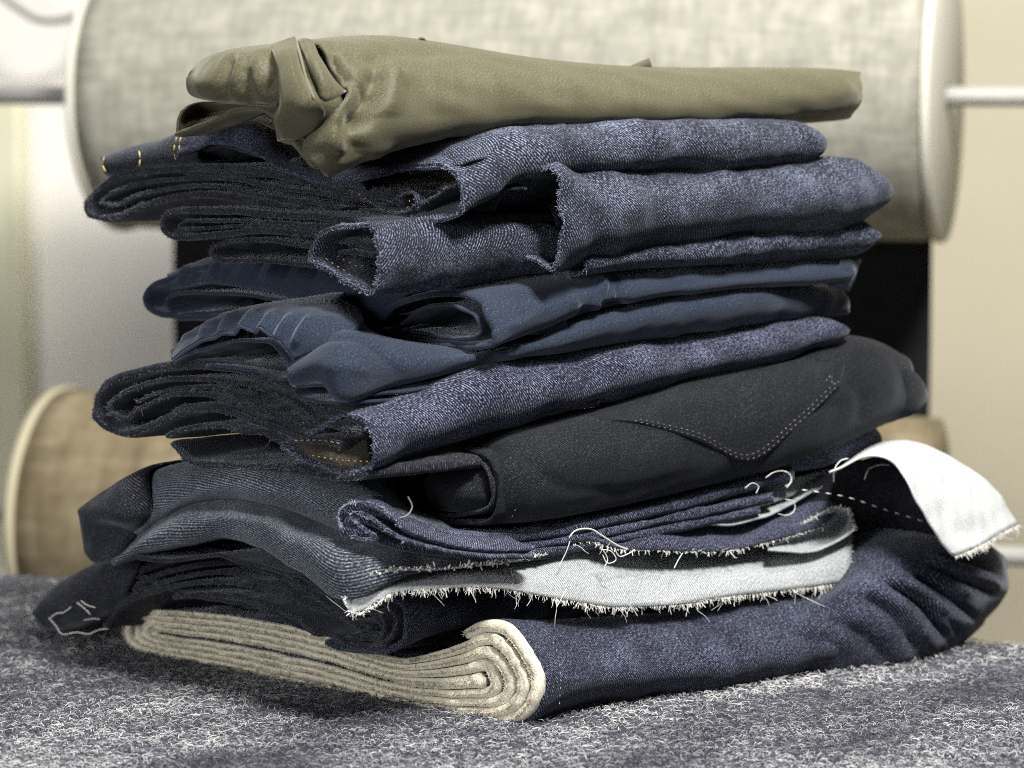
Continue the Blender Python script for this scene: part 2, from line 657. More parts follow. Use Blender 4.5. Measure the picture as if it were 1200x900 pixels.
M = {}
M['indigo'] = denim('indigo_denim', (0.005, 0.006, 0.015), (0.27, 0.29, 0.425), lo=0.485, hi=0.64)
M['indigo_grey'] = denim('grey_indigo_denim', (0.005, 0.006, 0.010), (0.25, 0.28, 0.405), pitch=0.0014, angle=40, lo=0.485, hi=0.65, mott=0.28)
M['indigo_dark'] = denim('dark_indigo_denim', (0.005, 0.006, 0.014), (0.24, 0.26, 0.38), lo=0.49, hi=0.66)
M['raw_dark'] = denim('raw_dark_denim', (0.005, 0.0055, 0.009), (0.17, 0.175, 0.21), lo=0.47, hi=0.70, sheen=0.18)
M['grey_blue'] = denim('grey_blue_denim', (0.016, 0.020, 0.027), (0.36, 0.41, 0.47), pitch=0.0015, angle=80, tw=0.16, sp=0.84, lo=0.41, hi=0.66)
M['navy'] = denim('navy_twill', (0.013, 0.019, 0.034), (0.078, 0.102, 0.158), pitch=0.0009, tw=0.05, sp=0.95, spscale=1500, bump=0.3, lo=0.40, hi=0.70, sheen=0.3, mott=0.12)
M['black'] = denim('black_denim', (0.004, 0.0045, 0.006), (0.066, 0.070, 0.082), pitch=0.0011, tw=0.16, sp=0.84, spscale=1500, lo=0.46, hi=0.70, bump=0.25, sheen=0.1)
M['olive'] = denim('olive_sateen', (0.048, 0.044, 0.024), (0.185, 0.172, 0.102), pitch=0.0008, tw=0.06, sp=0.94, spscale=1700, lo=0.28, hi=0.72, bump=0.06, sheen=0.25, mott=0.04, sheen_tint=(1, .97, .82), rough=0.55)
M['white'] = denim('white_denim_back', (0.36, 0.38, 0.38), (0.80, 0.82, 0.80), pitch=0.0013, tw=0.2, sp=0.8, lo=0.30, hi=0.60, bump=0.6, mott=0.06, sheen=0.05)
M['pale'] = denim('pale_denim_back', (0.25, 0.28, 0.29), (0.66, 0.71, 0.70), pitch=0.0012, tw=0.12, sp=0.88, lo=0.30, hi=0.62, bump=0.4, sheen=0.1)
M['hem_back'] = denim('grey_white_denim_back', (0.19, 0.205, 0.21), (0.70, 0.73, 0.73), pitch=0.0013, tw=0.2, sp=0.8, lo=0.34, hi=0.62, bump=0.6, mott=0.12, sheen=0.05)
M['natural'] = denim('natural_selvedge', (0.60, 0.55, 0.40), (0.95, 0.91, 0.78), pitch=0.0015, tw=0.06, sp=0.94, lo=0.36, hi=0.60, bump=0.5, sheen=0.15, mott=0.1, sheen_tint=(1, .97, .9))
M['lining'] = denim('brown_pocket_lining', (0.016, 0.013, 0.009), (0.17, 0.14, 0.09), pitch=0.0012)
M['tan_thread'] = yarn('tan_thread', (0.40, 0.30, 0.10), (0.62, 0.50, 0.22))
M['olive_thread'] = yarn('olive_thread', (0.15, 0.14, 0.09), (0.20, 0.19, 0.12))
M['grey_thread'] = yarn('grey_thread', (0.16, 0.16, 0.17), (0.30, 0.30, 0.31))
M['cream_thread'] = yarn('cream_thread', (0.62, 0.60, 0.52), (0.9, 0.89, 0.84))
M['natural_fuzz'] = yarn('natural_fuzz', (0.50, 0.45, 0.30), (0.85, 0.80, 0.66))
M['pale_fuzz'] = yarn('pale_fuzz', (0.30, 0.33, 0.42), (0.62, 0.66, 0.74))
M['dark_fuzz'] = yarn('dark_fuzz', (0.015, 0.017, 0.026), (0.20, 0.21, 0.26))
M['denim_fuzz'] = yarn('denim_fuzz', (0.10, 0.11, 0.17), (0.42, 0.45, 0.58))

# ------------------------------------------------------------------ table and background
# the rack stands turned about 18 degrees to the lens, its right end nearer
TH = R_(15.5)
AX = np.array([math.cos(TH), -math.sin(TH), 0.0])
BK = np.array([math.sin(TH), math.cos(TH), 0.0])


def table_at(u, v):
    d = ray(np.array(u), np.array(v))
    return K + d * (-H / d[2])


pL, pR = table_at(0, 670), table_at(1200, 754)
e = (pR - pL) / np.linalg.norm(pR - pL)
fr = np.array([e[1], -e[0], 0])
tbl = thing('work_table', (0, 1.5, 0), 'work table covered in mottled navy and white woolly felt under the pile', 'table')


def felt_mat():
    m, nt, N, L, B = new_mat('navy_white_felt')
    tc = N.new('ShaderNodeTexCoord')
    n1 = noise_node(N, L, tc.outputs['Object'], 260, 4, 0.75, 0.8)
    n2 = noise_node(N, L, tc.outputs['Object'], 40, 3, 0.6)
    f = math_node(N, L, 'ADD', n1, math_node(N, L, 'MULTIPLY', math_node(N, L, 'SUBTRACT', n2, 0.5), 0.35))
    r = ramp(N, [(0.42, (0.018, 0.019, 0.027)), (0.54, (0.06, 0.062, 0.076)), (0.72, (0.30, 0.30, 0.31))])
    L.new(f, r.inputs[0]); L.new(r.outputs[0], B.inputs['Base Color'])
    B.inputs['Roughness'].default_value = 0.95
    B.inputs['Specular IOR Level'].default_value = 0.1
    B.inputs['Sheen Weight'].default_value = 0.2
    bp = N.new('ShaderNodeBump'); bp.inputs['Strength'].default_value = 0.9; bp.inputs['Distance'].default_value = 0.002
    L.new(n1, bp.inputs['Height']); L.new(bp.outputs[0], B.inputs['Normal'])
    return m


M['felt'] = felt_mat()


def box_pts(o, ax, by, x0, x1, y0, y1, z0, z1):
    return [o + ax * x + by * y + np.array([0, 0, z]) for z in (z0, z1) for y in (y0, y1) for x in (x0, x1)]


BOXF = [(0, 2, 3, 1), (4, 5, 7, 6), (0, 1, 5, 4), (2, 6, 7, 3), (0, 4, 6, 2), (1, 3, 7, 5)]


def bevel_box(name, V, mat, parent=None, width=0.004, kind=None, label=None):
    o = mesh(name, V, BOXF, mat, parent, smooth=False, kind=kind, label=label)
    b = o.modifiers.new('bevel', 'BEVEL'); b.width = width; b.segments = 3
    return o


bevel_box('tabletop', box_pts(pL, e, fr, -0.5, 1.2, 0.0, 1.15, -0.035, -0.0005), M['felt'], tbl, 0.006)

# woolly fibres lying over the felt
g = np.random.default_rng(3)
polys, rads = [], []
NF = 62000
uu = g.uniform(-40, 1240, NF); vv = 668 + 260 * g.random(NF) ** 0.8
k5 = np.linspace(-0.5, 0.5, 5)
Vf, Ff, Uf = [], [], []
d = ray(uu, vv); Pt = K + d * (-H / d[:, 2])[:, None]
inside = ((Pt - pL) @ fr > 0.004)
Pt = Pt[inside]
nf = len(Pt)
ang = g.uniform(0, 2 * math.pi, nf); ln = g.uniform(0.0018, 0.0070, nf); cv = g.normal(0, 1.3, nf)
hgt = g.uniform(0.0002, 0.0022, nf) ; wd = g.uniform(0.0001, 0.00022, nf)
a5 = ang[:, None] + cv[:, None] * k5[None]
dx = np.cos(a5) * (ln / 4)[:, None]; dy = np.sin(a5) * (ln / 4)[:, None]
cx = Pt[:, 0:1] + np.cumsum(dx, 1) - dx.sum(1, keepdims=True) / 2
cy = Pt[:, 1:2] + np.cumsum(dy, 1) - dy.sum(1, keepdims=True) / 2
cz = 0.0003 + hgt[:, None] * (1 - (2 * k5[None]) ** 2 * g.uniform(.2, 1, nf)[:, None]) + g.normal(0, .0002, (nf, 5))
cz = np.maximum(cz, 0.0002)
nx, ny = -np.sin(a5), np.cos(a5)
Lft = np.stack([cx - nx * wd[:, None], cy - ny * wd[:, None], cz - wd[:, None] * .3], -1)
Top = np.stack([cx, cy, cz + wd[:, None]], -1)
Rgt = np.stack([cx + nx * wd[:, None], cy + ny * wd[:, None], cz - wd[:, None] * .3], -1)
Vf = np.stack([Lft, Top, Rgt], 2).reshape(-1, 3)
i0 = (np.arange(nf) * 15)[:, None, None]; j0 = (np.arange(4) * 3)[None, :, None]; c0 = np.arange(2)[None, None]
b0 = i0 + j0 + c0
Ff = np.stack([b0, b0 + 1, b0 + 4, b0 + 3], -1).reshape(-1, 4)
clump = Noise(9, 10)(Pt) * 0.16
Uf = np.repeat(np.clip(g.random(nf) + clump, 0.02, 0.98), 15)
M['wool'] = None
mw, nt, N_, L_, B_ = new_mat('wool_fibres')
uvn = N_.new('ShaderNodeUVMap'); uvn.uv_map = 'uv'
sx = N_.new('ShaderNodeSeparateXYZ'); L_.new(uvn.outputs[0], sx.inputs[0])
rr = ramp(N_, [(0.0, (0.020, 0.021, 0.030)), (0.45, (0.085, 0.088, 0.115)), (0.58, (0.20, 0.20, 0.22)), (0.82, (0.34, 0.34, 0.35)), (1.0, (0.64, 0.63, 0.61))])
L_.new(sx.outputs[0], rr.inputs[0]); L_.new(rr.outputs[0], B_.inputs['Base Color'])
B_.inputs['Roughness'].default_value = 0.9; B_.inputs['Specular IOR Level'].default_value = 0.15
mesh('wool_fibre', Vf, Ff, mw, tbl, np.stack([Uf, Uf], 1), kind='stuff')

# wall, far behind the rack
WC = np.array([0.0, 3.15, 0.0])
M['wall'] = plain('beige_wall_paint', (0.60, 0.555, 0.42), 0.05, 3, 0.9)
M['white_board'] = plain('offwhite_board', (0.93, 0.90, 0.85), 0.05, 3, 0.85)
M['cream'] = plain('cream_card', (0.66, 0.63, 0.54), 0.06, 20, 0.8)
M['cream_dull'] = plain('dull_cream_card', (0.50, 0.46, 0.32), 0.06, 20, 0.85)
M['steel'] = plain('satin_steel', (0.42, 0.41, 0.38), 0.08, 40, 0.45, metal=0.1)
M['cable'] = plain('grey_cable', (0.30, 0.28, 0.25), 0.1, 40, 0.6)
M['cream_post'] = plain('cream_post_paint', (0.80, 0.78, 0.58), 0.05, 10, 0.7)
M['linen_grey'] = linen('grey_green_linen', (0.23, 0.225, 0.185), (0.31, 0.30, 0.25), (0.40, 0.385, 0.325), 150)
M['linen_brown'] = linen('brown_linen', (0.14, 0.112, 0.066), (0.215, 0.175, 0.108), (0.30, 0.25, 0.165), 60)
M['black_cloth'] = plain('black_cloth', (0.012, 0.012, 0.015), 0.3, 30, 0.9)
bevel_box('wall', box_pts(WC, AX, BK, -1.6, 1.6, 0.0, 0.1, -1.2, 1.6), M['wall'], None, 0.002, kind='structure')
fl = mesh('floor', box_pts(np.array([0, 1.5, -0.78]), np.array([1.0, 0, 0]), np.array([0, 1.0, 0]), -3, 3, -2, 2.6, -0.05, 0), BOXF,
          plain('grey_floor', (0.30, 0.28, 0.25), 0.1, 5, 0.8), None, smooth=False, kind='structure')
for sx_ in (-0.42, 1.1):
    for sy_ in (0.06, 1.05):
        bevel_box('leg', box_pts(pL + e * sx_ + fr * sy_, e, fr, 0, 0.06, 0, 0.06, -0.78, -0.036), M['cream'], tbl, 0.003)


def disc_pts(c, r, ax, n=64):
    up = np.array([0, 0, 1.0])
    t = np.arange(n) / n * 2 * math.pi
    return c + r * (np.cos(t)[:, None] * up + np.sin(t)[:, None] * BK)


def lathe(name, c, prof, mat, parent, n=72, uv_r=None, wob=0.0, seed=0):
    """revolve (axial, radius) pairs about the rack axis through c"""
    t = np.linspace(0, 2 * math.pi, n + 1)
    wobn = Noise(seed, 6)
    rows = []
    for a, r in prof:
        ring = c + AX * a + r * (np.cos(t)[:, None] * np.array([0, 0, 1.0]) + np.sin(t)[:, None] * BK)
        if wob:
            rad = (ring - c - AX * a)
            ring = ring + rad * (wobn(ring) * wob)[:, None]
            ring[-1] = ring[0]
        rows.append(ring)
    G = np.stack(rows)
    lv = np.r_[0, np.cumsum([math.hypot(prof[i + 1][0] - prof[i][0], prof[i + 1][1] - prof[i][1]) for i in range(len(prof) - 1)])]
    rm = max(r for _, r in prof)
    uv = np.stack(np.broadcast_arrays(lv[:, None], (t * rm)[None]), -1).reshape(-1, 2)
    return mesh(name, G.reshape(-1, 3), grid_faces(len(prof), n + 1), mat, parent, uv)


def on_axis_plane(u, v, y0):
    """point seen at pixel (u, v) on the vertical plane along AX that passes (0, y0)"""
    return on_plane(np.array(u), np.array(v), np.array([0, y0, 0.0]), BK)


# big grey linen roll on the upper rod
YR = 2.52
cl = on_axis_plane(152, 116, YR); cr = on_axis_plane(1098, 113, YR)
rc = (cl + cr) / 2; rc[2] = cr[2]
hl = np.linalg.norm((cr - cl)[:2]) / 2
r1 = 0.122
roll = thing('fabric_roll', rc - np.array([0, 0, r1]), 'large grey linen roll with cream end discs on the rod behind the pile', 'fabric roll')
nseg = 40
lathe('cloth', rc, [(-hl, 0.02)] + [(-hl + 2 * hl * i / nseg, r1) for i in range(nseg + 1)] + [(hl, 0.02)], M['linen_grey'], roll, wob=0.006, seed=4)
for s_, a0 in ((-1, -hl - 0.009), (1, hl + 0.0015)):
    lathe('end_disc', rc, [(a0, 0.012), (a0, r1 + 0.001), (a0 + 0.001, r1 + 0.002), (a0 + 0.0065, r1 + 0.002), (a0 + 0.0075, r1 + 0.001), (a0 + 0.0075, 0.012)], M['cream'], roll)
rod = lathe('rod', rc, [(-1.2, 0.0005), (-1.2, 0.0085), (1.2, 0.0085), (1.2, 0.0005)], M['steel'], None, 24)
tag(rod, 'upper steel rod carrying the large grey linen roll', 'rod', 'rods of the fabric rack')

# brown linen roll low down, black cloth bolt between the two
YB = 2.44
bl = on_axis_plane(80, 594, YB); br = on_axis_plane(1096, 658, YB)
bc = (bl + br) / 2
hb = np.linalg.norm((br - bl)[:2]) / 2
rb = 0.114
br_ = thing('fabric_roll', bc - np.array([0, 0, rb]), 'brown linen roll with a cream end rim low behind the table', 'fabric roll')
lathe('cloth', bc, [(-hb, 0.015)] + [(-hb + 2 * hb * i / nseg, rb) for i in range(nseg + 1)] + [(hb, 0.015)], M['linen_brown'], br_, wob=0.008, seed=8)
lathe('end_disc', bc, [(-hb - 0.010, 0.012), (-hb - 0.010, rb + 0.002), (-hb - 0.001, rb + 0.003), (-hb - 0.001, 0.012)], M['cream_dull'], br_)
lathe('end_cap', bc, [(hb + 0.001, 0.03), (hb + 0.008, 0.03), (hb + 0.012, 0.02), (hb + 0.012, 0.012)], M['cream_post'], br_)
rod2 = lathe('rod', bc + np.array([0, 0, 0]), [(-1.2, 0.0005), (-1.2, 0.0085), (1.2, 0.0085), (1.2, 0.0005)], M['steel'], None, 24)
tag(rod2, 'lower steel rod running through the brown linen roll', 'rod', 'rods of the fabric rack')

YK = 2.62
kl = on_axis_plane(203, 390, YK); kr = on_axis_plane(1090, 388, YK)
kc = (kl + kr) / 2
hk = np.linalg.norm((kr - kl)[:2]) / 2
zt_ = kr[2] + 0.085; zb_ = kr[2] - 0.084
kb = thing('hanging_cloth', np.array([kc[0], kc[1], zb_]), 'black cloth hanging straight down below the large grey roll', 'cloth')
ncol = 60
xs = np.linspace(-hk, hk, ncol); zs = np.linspace(zb_, zt_ + 0.10, 24)
Gk = kc[None, None] * np.array([1, 1, 0]) + xs[None, :, None] * AX + zs[:, None, None] * np.array([0, 0, 1.0])
Gk = Gk + BK * (Noise(21, 5, (1, 1, .2))(Gk) * 0.006)[..., None]
solid_grid('cloth', Gk, 0.002, M['black_cloth'], kb, grid_uv(Gk))
rod3 = lathe('rod', kc * np.array([1, 1, 0]) + np.array([0, 0, zt_ + 0.11]), [(-hk, 0.0005), (-hk, 0.007), (hk, 0.007), (hk, 0.0005)], M['steel'], None, 24)
tag(rod3, 'steel rod behind the large grey roll from which the black cloth hangs', 'rod', 'rods of the fabric rack')

# white board at the left, cream post and cable
b0_ = on_axis_plane(-60, 300, 2.9); b1_ = on_axis_plane(560, 300, 2.9)
bevel_box('board', box_pts(np.array([b0_[0], b0_[1], 0]), AX, BK, -0.5, np.linalg.norm((b1_ - b0_)[:2]), 0, 0.02, -0.9, 1.2), M['white_board'], None, 0.003)
tag(bpy.data.objects['board'], 'off-white board standing behind the rack at the left edge', 'board')
p0_ = on_axis_plane(8, 300, 2.84)
bevel_box('rack_post', box_pts(np.array([p0_[0], p0_[1], 0]), AX, BK, -0.016, 0.014, 0, 0.03, -0.78, z_at(8, 108, p0_[1])), M['cream_post'], None, 0.004)
tag(bpy.data.objects['rack_post'], 'cream painted rack post at the far left edge behind the rolls', 'post')
cb = [on_axis_plane(u, v, 2.80) for u, v in ((-30, -30), (0, -6), (22, 10), (45, 23), (70, 24), (95, 15), (120, -10), (130, -40))]
cbo = threads('cable', [spline(np.array(cb), n=60)], 0.0038, M['cable'], None, sides=10)
tag(cbo, 'thin grey cable looping down beside the upper left end of the grey roll', 'cable')

# ================================================================== THE PILE (bottom to top)
# ---- bolt of denim with natural selvedge, at the bottom
C = corner(632, -PB, 800)
bolt = thing('fabric_bolt', (C[0], C[1] + 0.12, 0), 'rolled bolt of raw indigo denim with natural cream selvedge spiral, under the pile', 'fabric bolt')
OUT = [(545, 744), (568, 733), (592, 740), (611, 764), (625, 792), (627, 815), (615, 836), (592, 847), (555, 848), (500, 840), (440, 825),
       (380, 809), (310, 795), (250, 781), (190, 770), (152, 760), (141, 746), (141, 726), (151, 715), (180, 713), (250, 718), (320, 728),
       (380, 742), (430, 759), (470, 768), (505, 760)]
MED = [(186, 742), (260, 752), (320, 762), (380, 776), (430, 791), (480, 802), (530, 803), (560, 800)]


def wound(out, med, turns, f1, th_k):
    """spiral of cloth layers winding in from an outline towards a centre line"""
    o = spline(out, n=400, closed=True)[:-1]
    m = spline(med, n=200)
    near = m[np.argmin(((o[:, None] - m[None]) ** 2).sum(-1), axis=1)]
    near = np.stack([np.convolve(np.r_[near[-8:, k], near[:, k], near[:8, k]], np.ones(17) / 17, 'valid') for k in (0, 1)], 1)
    pts, th = [], []
    n = int(turns * 60)
    for i in range(n + 1):
        ph = i / 60.0
        k = int((ph % 1) * len(o)) % len(o)
        f = f1 * ph / turns
        p = o[k] + (near[k] - o[k]) * f
        r_ = np.linalg.norm(near[k] - o[k])
        pts.append(p + rng.normal(size=2) * 0.10)
        th.append(max(3.0, r_ * f1 / turns * th_k))
    return pts, th


SPIRAL, STH = wound(OUT, MED, 4.3, 1.0, 0.93)
ROLLPROF = [(632, 727, 852), (700, 727, 843), (800, 722, 829), (900, 712, 813), (990, 692, 799), (1060, 668, 785), (1130, 655, 764), (1172, 660, 735)]
fold('selvedge_end', C, SPIRAL, STH, M['natural'], bolt, length=0.0045, rnd=0, seed=1, jit=0.0008, amp=0.0002, edge=0.7)
fold('cloth', C, SPIRAL, [t * 0.9 for t in STH], M['indigo_dark'], bolt, prof=ROLLPROF, u_end=1150, s0=0.0035, seed=1, rnd=0.05, amp=0.0022, freq=9,
     creases=[([(700, 760), (860, 740), (960, 715)], 26, -0.0015), ([(760, 800), (900, 790)], 20, 0.0012)])
# woolly fuzz on the selvedge spiral
q = spline(SPIRAL, step=2.0)
e3 = on_plane(q[:, 0], q[:, 1], C, NL)
fringe('selvedge_fuzz', e3 - RD * 0.001, -RD * 0.8 + np.array([0, 0, 0.1]), 11000, 0.0022, M['natural_fuzz'], bolt, rad=0.00015, spread=0.9, seed=2, sides=3)
stitch_row('selvedge_stitch', C, [(638, 738), (651, 758), (657, 790), (655, 832)], 0.0012, M['cream_thread'], bolt, dash=4, gap=5, rad=0.0003)
# gathered right-hand end of the bolt rising to the turned-back tail
patch('gathered_end', C, [
    ('back', 0.10, -0.004),
    ([(930, 712), (990, 680), (1040, 652), (1085, 632), (1128, 640), (1158, 642), (1176, 652)], [-.040, -.022, -.010, -.010, -.012, -.026, -.06]),
    ([(930, 724), (993, 698), (1048, 672), (1098, 656), (1138, 660), (1164, 664), (1180, 674)], [-.018, -.004, .004, .004, -.002, -.018, -.055]),
    ([(930, 745), (996, 725), (1052, 706), (1102, 694), (1140, 690), (1166, 688), (1180, 690)], [-.008, .001, .009, .010, .004, -.012, -.052]),
    ([(930, 772), (996, 758), (1052, 742), (1095, 732), (1130, 722), (1156, 712), (1172, 706)], [-.008, .000, .008, .010, .004, -.012, -.050]),
    ([(930, 796), (994, 784), (1046, 775), (1085, 766), (1114, 753), (1138, 738), (1155, 724)], [-.018, -.006, .002, .003, -.002, -.016, -.052]),
    ([(930, 808), (992, 797), (1040, 789), (1078, 781), (1106, 767), (1130, 749), (1147, 734)], [-.034, -.020, -.012, -.012, -.016, -.028, -.06]),
    ('back', 0.10, 0.0)], M['indigo_dark'], bolt, amp=0.0007, freq=18, seed=5, step=0.0013, creases=[
        ([(1000, 692), (1046, 722), (1080, 772)], 7, -0.0040), ([(1012, 686), (1062, 716), (1098, 764)], 5, 0.0030),
        ([(1032, 676), (1078, 708), (1112, 752)], 4, -0.0070), ([(1040, 676), (1090, 702), (1128, 742)], 5, 0.0045),
        ([(1062, 668), (1108, 694), (1146, 728)], 4, -0.0075), ([(1075, 664), (1120, 686), (1140, 700)], 4, 0.0040),
        ([(1082, 662), (1140, 684), (1172, 698)], 4, -0.0065), ([(1086, 654), (1130, 668), (1178, 688)], 6, 0.0040),
        ([(1096, 650), (1140, 660), (1178, 672)], 4, -0.0060), ([(965, 722), (1015, 748), (1046, 785)], 9, -0.0042),
        ([(1100, 712), (1120, 735), (1128, 750)], 4, -0.004), ([(1050, 660), (1075, 668), (1098, 682)], 4, -0.004)])
# inner face of the tail, shade under the flap put into darker denim
patch('tail_inner', C, [
    ([(925, 582), (960, 562), (1000, 543), (1035, 536), (1062, 548)], [-.048, -.048, -.046, -.042, -.036]),
    ([(935, 600), (975, 590), (1010, 582), (1050, 585), (1085, 602)], [-.050, -.054, -.054, -.050, -.038]),
    ([(955, 640), (985, 635), (1020, 630), (1060, 625), (1100, 632)], [-.046, -.052, -.052, -.046, -.032]),
    ([(975, 680), (1000, 680), (1030, 672), (1066, 655), (1108, 640)], [-.034, -.032, -.014, -.010, -.007]),
    ([(960, 720), (1000, 705), (1035, 690), (1070, 672), (1110, 655)], [-.010, -.008, -.006, -.006, -.008])],
    M['raw_dark'], bolt, th=0.0014, amp=0.0008, seed=6)
o, G = patch('tail_flap', C, [
    ([(985, 548), (1020, 524), (1055, 517), (1090, 524), (1128, 545), (1165, 577), (1197, 612)], [-.05, -.052, -.050, -.042, -.03, -.022, -.018]),
    ([(978, 552), (1020, 531), (1056, 530), (1088, 545), (1120, 571), (1150, 598), (1174, 624)], [-.028, -.022, -.014, -.004, .002, .004, .006]),
    ([(975, 553), (1015, 535), (1052, 540), (1077, 572), (1098, 605), (1119, 630), (1146, 640)], [-.014, -.008, .004, .014, .018, .020, .020]),
    ([(972, 555), (1010, 537), (1046, 544), (1068, 578), (1086, 612), (1103, 638), (1116, 652)], [-.012, -.004, .008, .020, .024, .026, .026])],
    M['white'], bolt, th=0.0012, amp=0.0012, freq=14, seed=7)
fringe('frayed_edge', G[:, -1], (0.35, -0.3, -0.9), 600, 0.0045, M['cream_thread'], bolt, rad=0.0002, spread=0.4, seed=8)
fringe('loose_yarn', G[:, -1], (0.3, -0.4, -0.8), 22, 0.009, M['cream_thread'], bolt, rad=0.00015, spread=0.9, curl=1.0, seed=108)
threads('loose_thread', [px_thread(C, p_, o_) for p_, o_ in (
    ([(977, 565), (978, 550), (985, 540), (994, 537)], -.02), ([(1013, 562), (1018, 550), (1030, 545), (1042, 545)], -.018))], 0.0003, M['cream_thread'], bolt, kind='stuff')
stitch_row('tail_stitch', C, [(940, 574), (990, 582), (1040, 598), (1086, 612)], -.018, M['cream_thread'], bolt, dash=8, gap=6, rad=0.0004)

# ---- pleated dark denim above the bolt
C = corner(477, 0.028, 720)
pl = thing('folded_denim', (C[0], C[1] + 0.1, z_at(477, 768, C[1])), 'near-black denim length in thin stacked pleats lying directly on the selvedge bolt', 'folded fabric')
PP = [(478, 690, 766), (540, 690, 742), (600, 690, 730), (700, 690, 727), (820, 685, 722), (930, 670, 710), (1000, 650, 695)]
lay = [
    [(112, 676), (150, 657), (200, 647), (245, 645), (300, 656), (360, 680), (410, 697), (450, 697), (473, 708), (476, 735), (462, 760), (430, 764), (380, 752)],
    [(128, 690), (165, 667), (210, 655), (258, 652), (310, 664), (365, 690), (410, 708), (444, 709), (461, 720), (461, 740), (446, 752), (410, 745)],
    [(128, 704), (168, 680), (212, 666), (260, 661), (312, 673), (365, 700), (408, 718), (434, 720), (447, 730), (446, 743), (425, 745)],
    [(124, 718), (162, 693), (210, 677), (262, 671), (318, 684), (370, 710), (405, 727), (424, 730), (434, 738), (425, 742)],
]
for i, l in enumerate(lay):
    fold('pleat', C, l, (8, 6, 6, 6)[i], M['raw_dark'] if i else M['indigo_dark'], pl, prof=PP if i == 0 else None,
         u_end=990 if i == 0 else None, length=None if i == 0 else 0.05, rnd=0.03 if i == 0 else 0, seed=30 + i, amp=0.0012)
fold('under_pleat', C, [(120, 733), (150, 706), (200, 688), (262, 682), (330, 696), (390, 720), (430, 743), (452, 758), (430, 760), (380, 743), (320, 712), (260, 697), (200, 700)],
     7, M['raw_dark'], pl, length=0.10, rnd=0.0, seed=36)
patch('corner_flap', C, [
    ('back', 0.06, 0.0),
    ([(40, 716), (58, 694), (90, 674), (130, 656), (170, 648)], [-.02, -.01, -.004, 0, 0]),
    ([(44, 726), (68, 712), (98, 696), (130, 682), (160, 672)], [-.012, 0, .003, .003, .002]),
    ([(56, 738), (80, 732), (104, 722), (128, 712), (150, 698)], [-.014, -.004, -.002, -.001, 0]),
    ('back', 0.05, -.004)], M['raw_dark'], pl, seed=38, amp=0.001)
threads('loose_thread', [px_thread(C, p_, .004) for p_ in ([(57, 724), (66, 734), (72, 743), (90, 741), (104, 743), (116, 738), (127, 737)], [(57, 726), (66, 719), (74, 718), (84, 711)],
        [(90, 706), (98, 712), (106, 720)], [(95, 704), (102, 709), (112, 712)], [(98, 727), (110, 725), (117, 726)])], 0.00036, M['cream_thread'], pl, kind='stuff')

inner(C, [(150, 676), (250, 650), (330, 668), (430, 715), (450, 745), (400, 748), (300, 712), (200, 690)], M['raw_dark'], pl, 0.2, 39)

# ---- grey-blue drape with the frayed white hem
C = corner(445, -0.012, 640)
dr = thing('draped_denim', (C[0], C[1] + 0.1, z_at(445, 700, C[1])), 'mid grey-blue denim length in two soft waves with a frayed white turned-up hem', 'folded fabric')
patch('upper_wave', C, [
    ('back', 0.12, -0.004),
    ([(150, 566), (205, 546), (255, 541), (315, 543), (375, 555), (420, 575), (470, 600), (560, 620)], [-.03, -.02, -.012, -.012, -.014, -.016, -.02, -.03]),
    ([(156, 585), (208, 562), (258, 553), (320, 556), (375, 573), (415, 597), (470, 618), (560, 630)], [-.012, -.004, 0, 0, -.002, -.004, -.01, -.02]),
    ([(160, 610), (205, 585), (255, 568), (320, 573), (370, 592), (410, 614), (470, 630), (560, 638)], [-.008, 0, .004, .004, .002, 0, -.006, -.016]),
    ([(150, 640), (195, 606), (245, 584), (310, 588), (365, 606), (410, 624), (470, 640), (560, 646)], [-.014, -.008, -.006, -.006, -.008, -.01, -.014, -.02]),
    ('back', 0.05, -.002)], M['grey_blue'], dr, amp=0.0014, freq=14, seed=41)
patch('end_flap', C, [
    ('back', 0.05, 0.004),
    ([(92, 598), (115, 582), (140, 567), (160, 557), (175, 554)], [-.012, -.006, -.002, -.002, -.01]),
    ([(94, 606), (118, 604), (142, 604), (163, 606), (178, 598)], [-.010, .004, .007, .005, -.004]),
    ([(97, 625), (115, 622), (135, 622), (152, 622), (168, 618)], [-.012, -.006, -.006, -.006, -.01]),
    ([(102, 650), (110, 657), (125, 654), (140, 645), (155, 634)], [-.012, -.002, .002, .002, -.006]),
    ('back', 0.05, -.002)], M['raw_dark'], dr, amp=0.0008, seed=42)
patch('lower_wave', C, [
    ('back', 0.10, -0.004),
    ([(132, 652), (160, 622), (200, 596), (245, 580), (300, 582), (350, 600), (410, 622), (480, 634), (560, 642), (640, 642), (700, 630), (800, 620)], -.016),
    ([(130, 656), (162, 630), (205, 605), (252, 589), (305, 594), (355, 613), (412, 634), (480, 644), (560, 648), (640, 646), (700, 634), (800, 624)], [-.006] * 7 + [-.006, -.006, -.006, -.01, -.012]),
    ([(130, 660), (168, 638), (210, 618), (258, 606), (312, 613), (362, 634), (415, 656), (480, 656), (560, 654), (640, 650), (700, 638), (800, 628)], [0, .004, .006, .008, .008, .008, .008, .004, .002, 0, -.006, -.01]),
    ([(132, 662), (172, 645), (212, 631), (258, 622), (312, 630), (360, 655), (408, 684), (480, 668), (560, 660), (640, 653), (700, 640), (800, 631)], [-.004, .001, .004, .006, .007, .009, .011, .008, .005, .002, -.006, -.01]),
    ([(136, 664), (176, 650), (215, 640), (256, 634), (308, 644), (352, 670), (400, 702), (480, 674), (560, 664), (640, 655), (700, 642), (800, 633)], [-.012, -.008, -.005, -.003, -.002, .002, .009, .008, .005, .002, -.006, -.01])],
    M['grey_blue'], dr, amp=0.0014, freq=13, seed=43, th=0.0018)
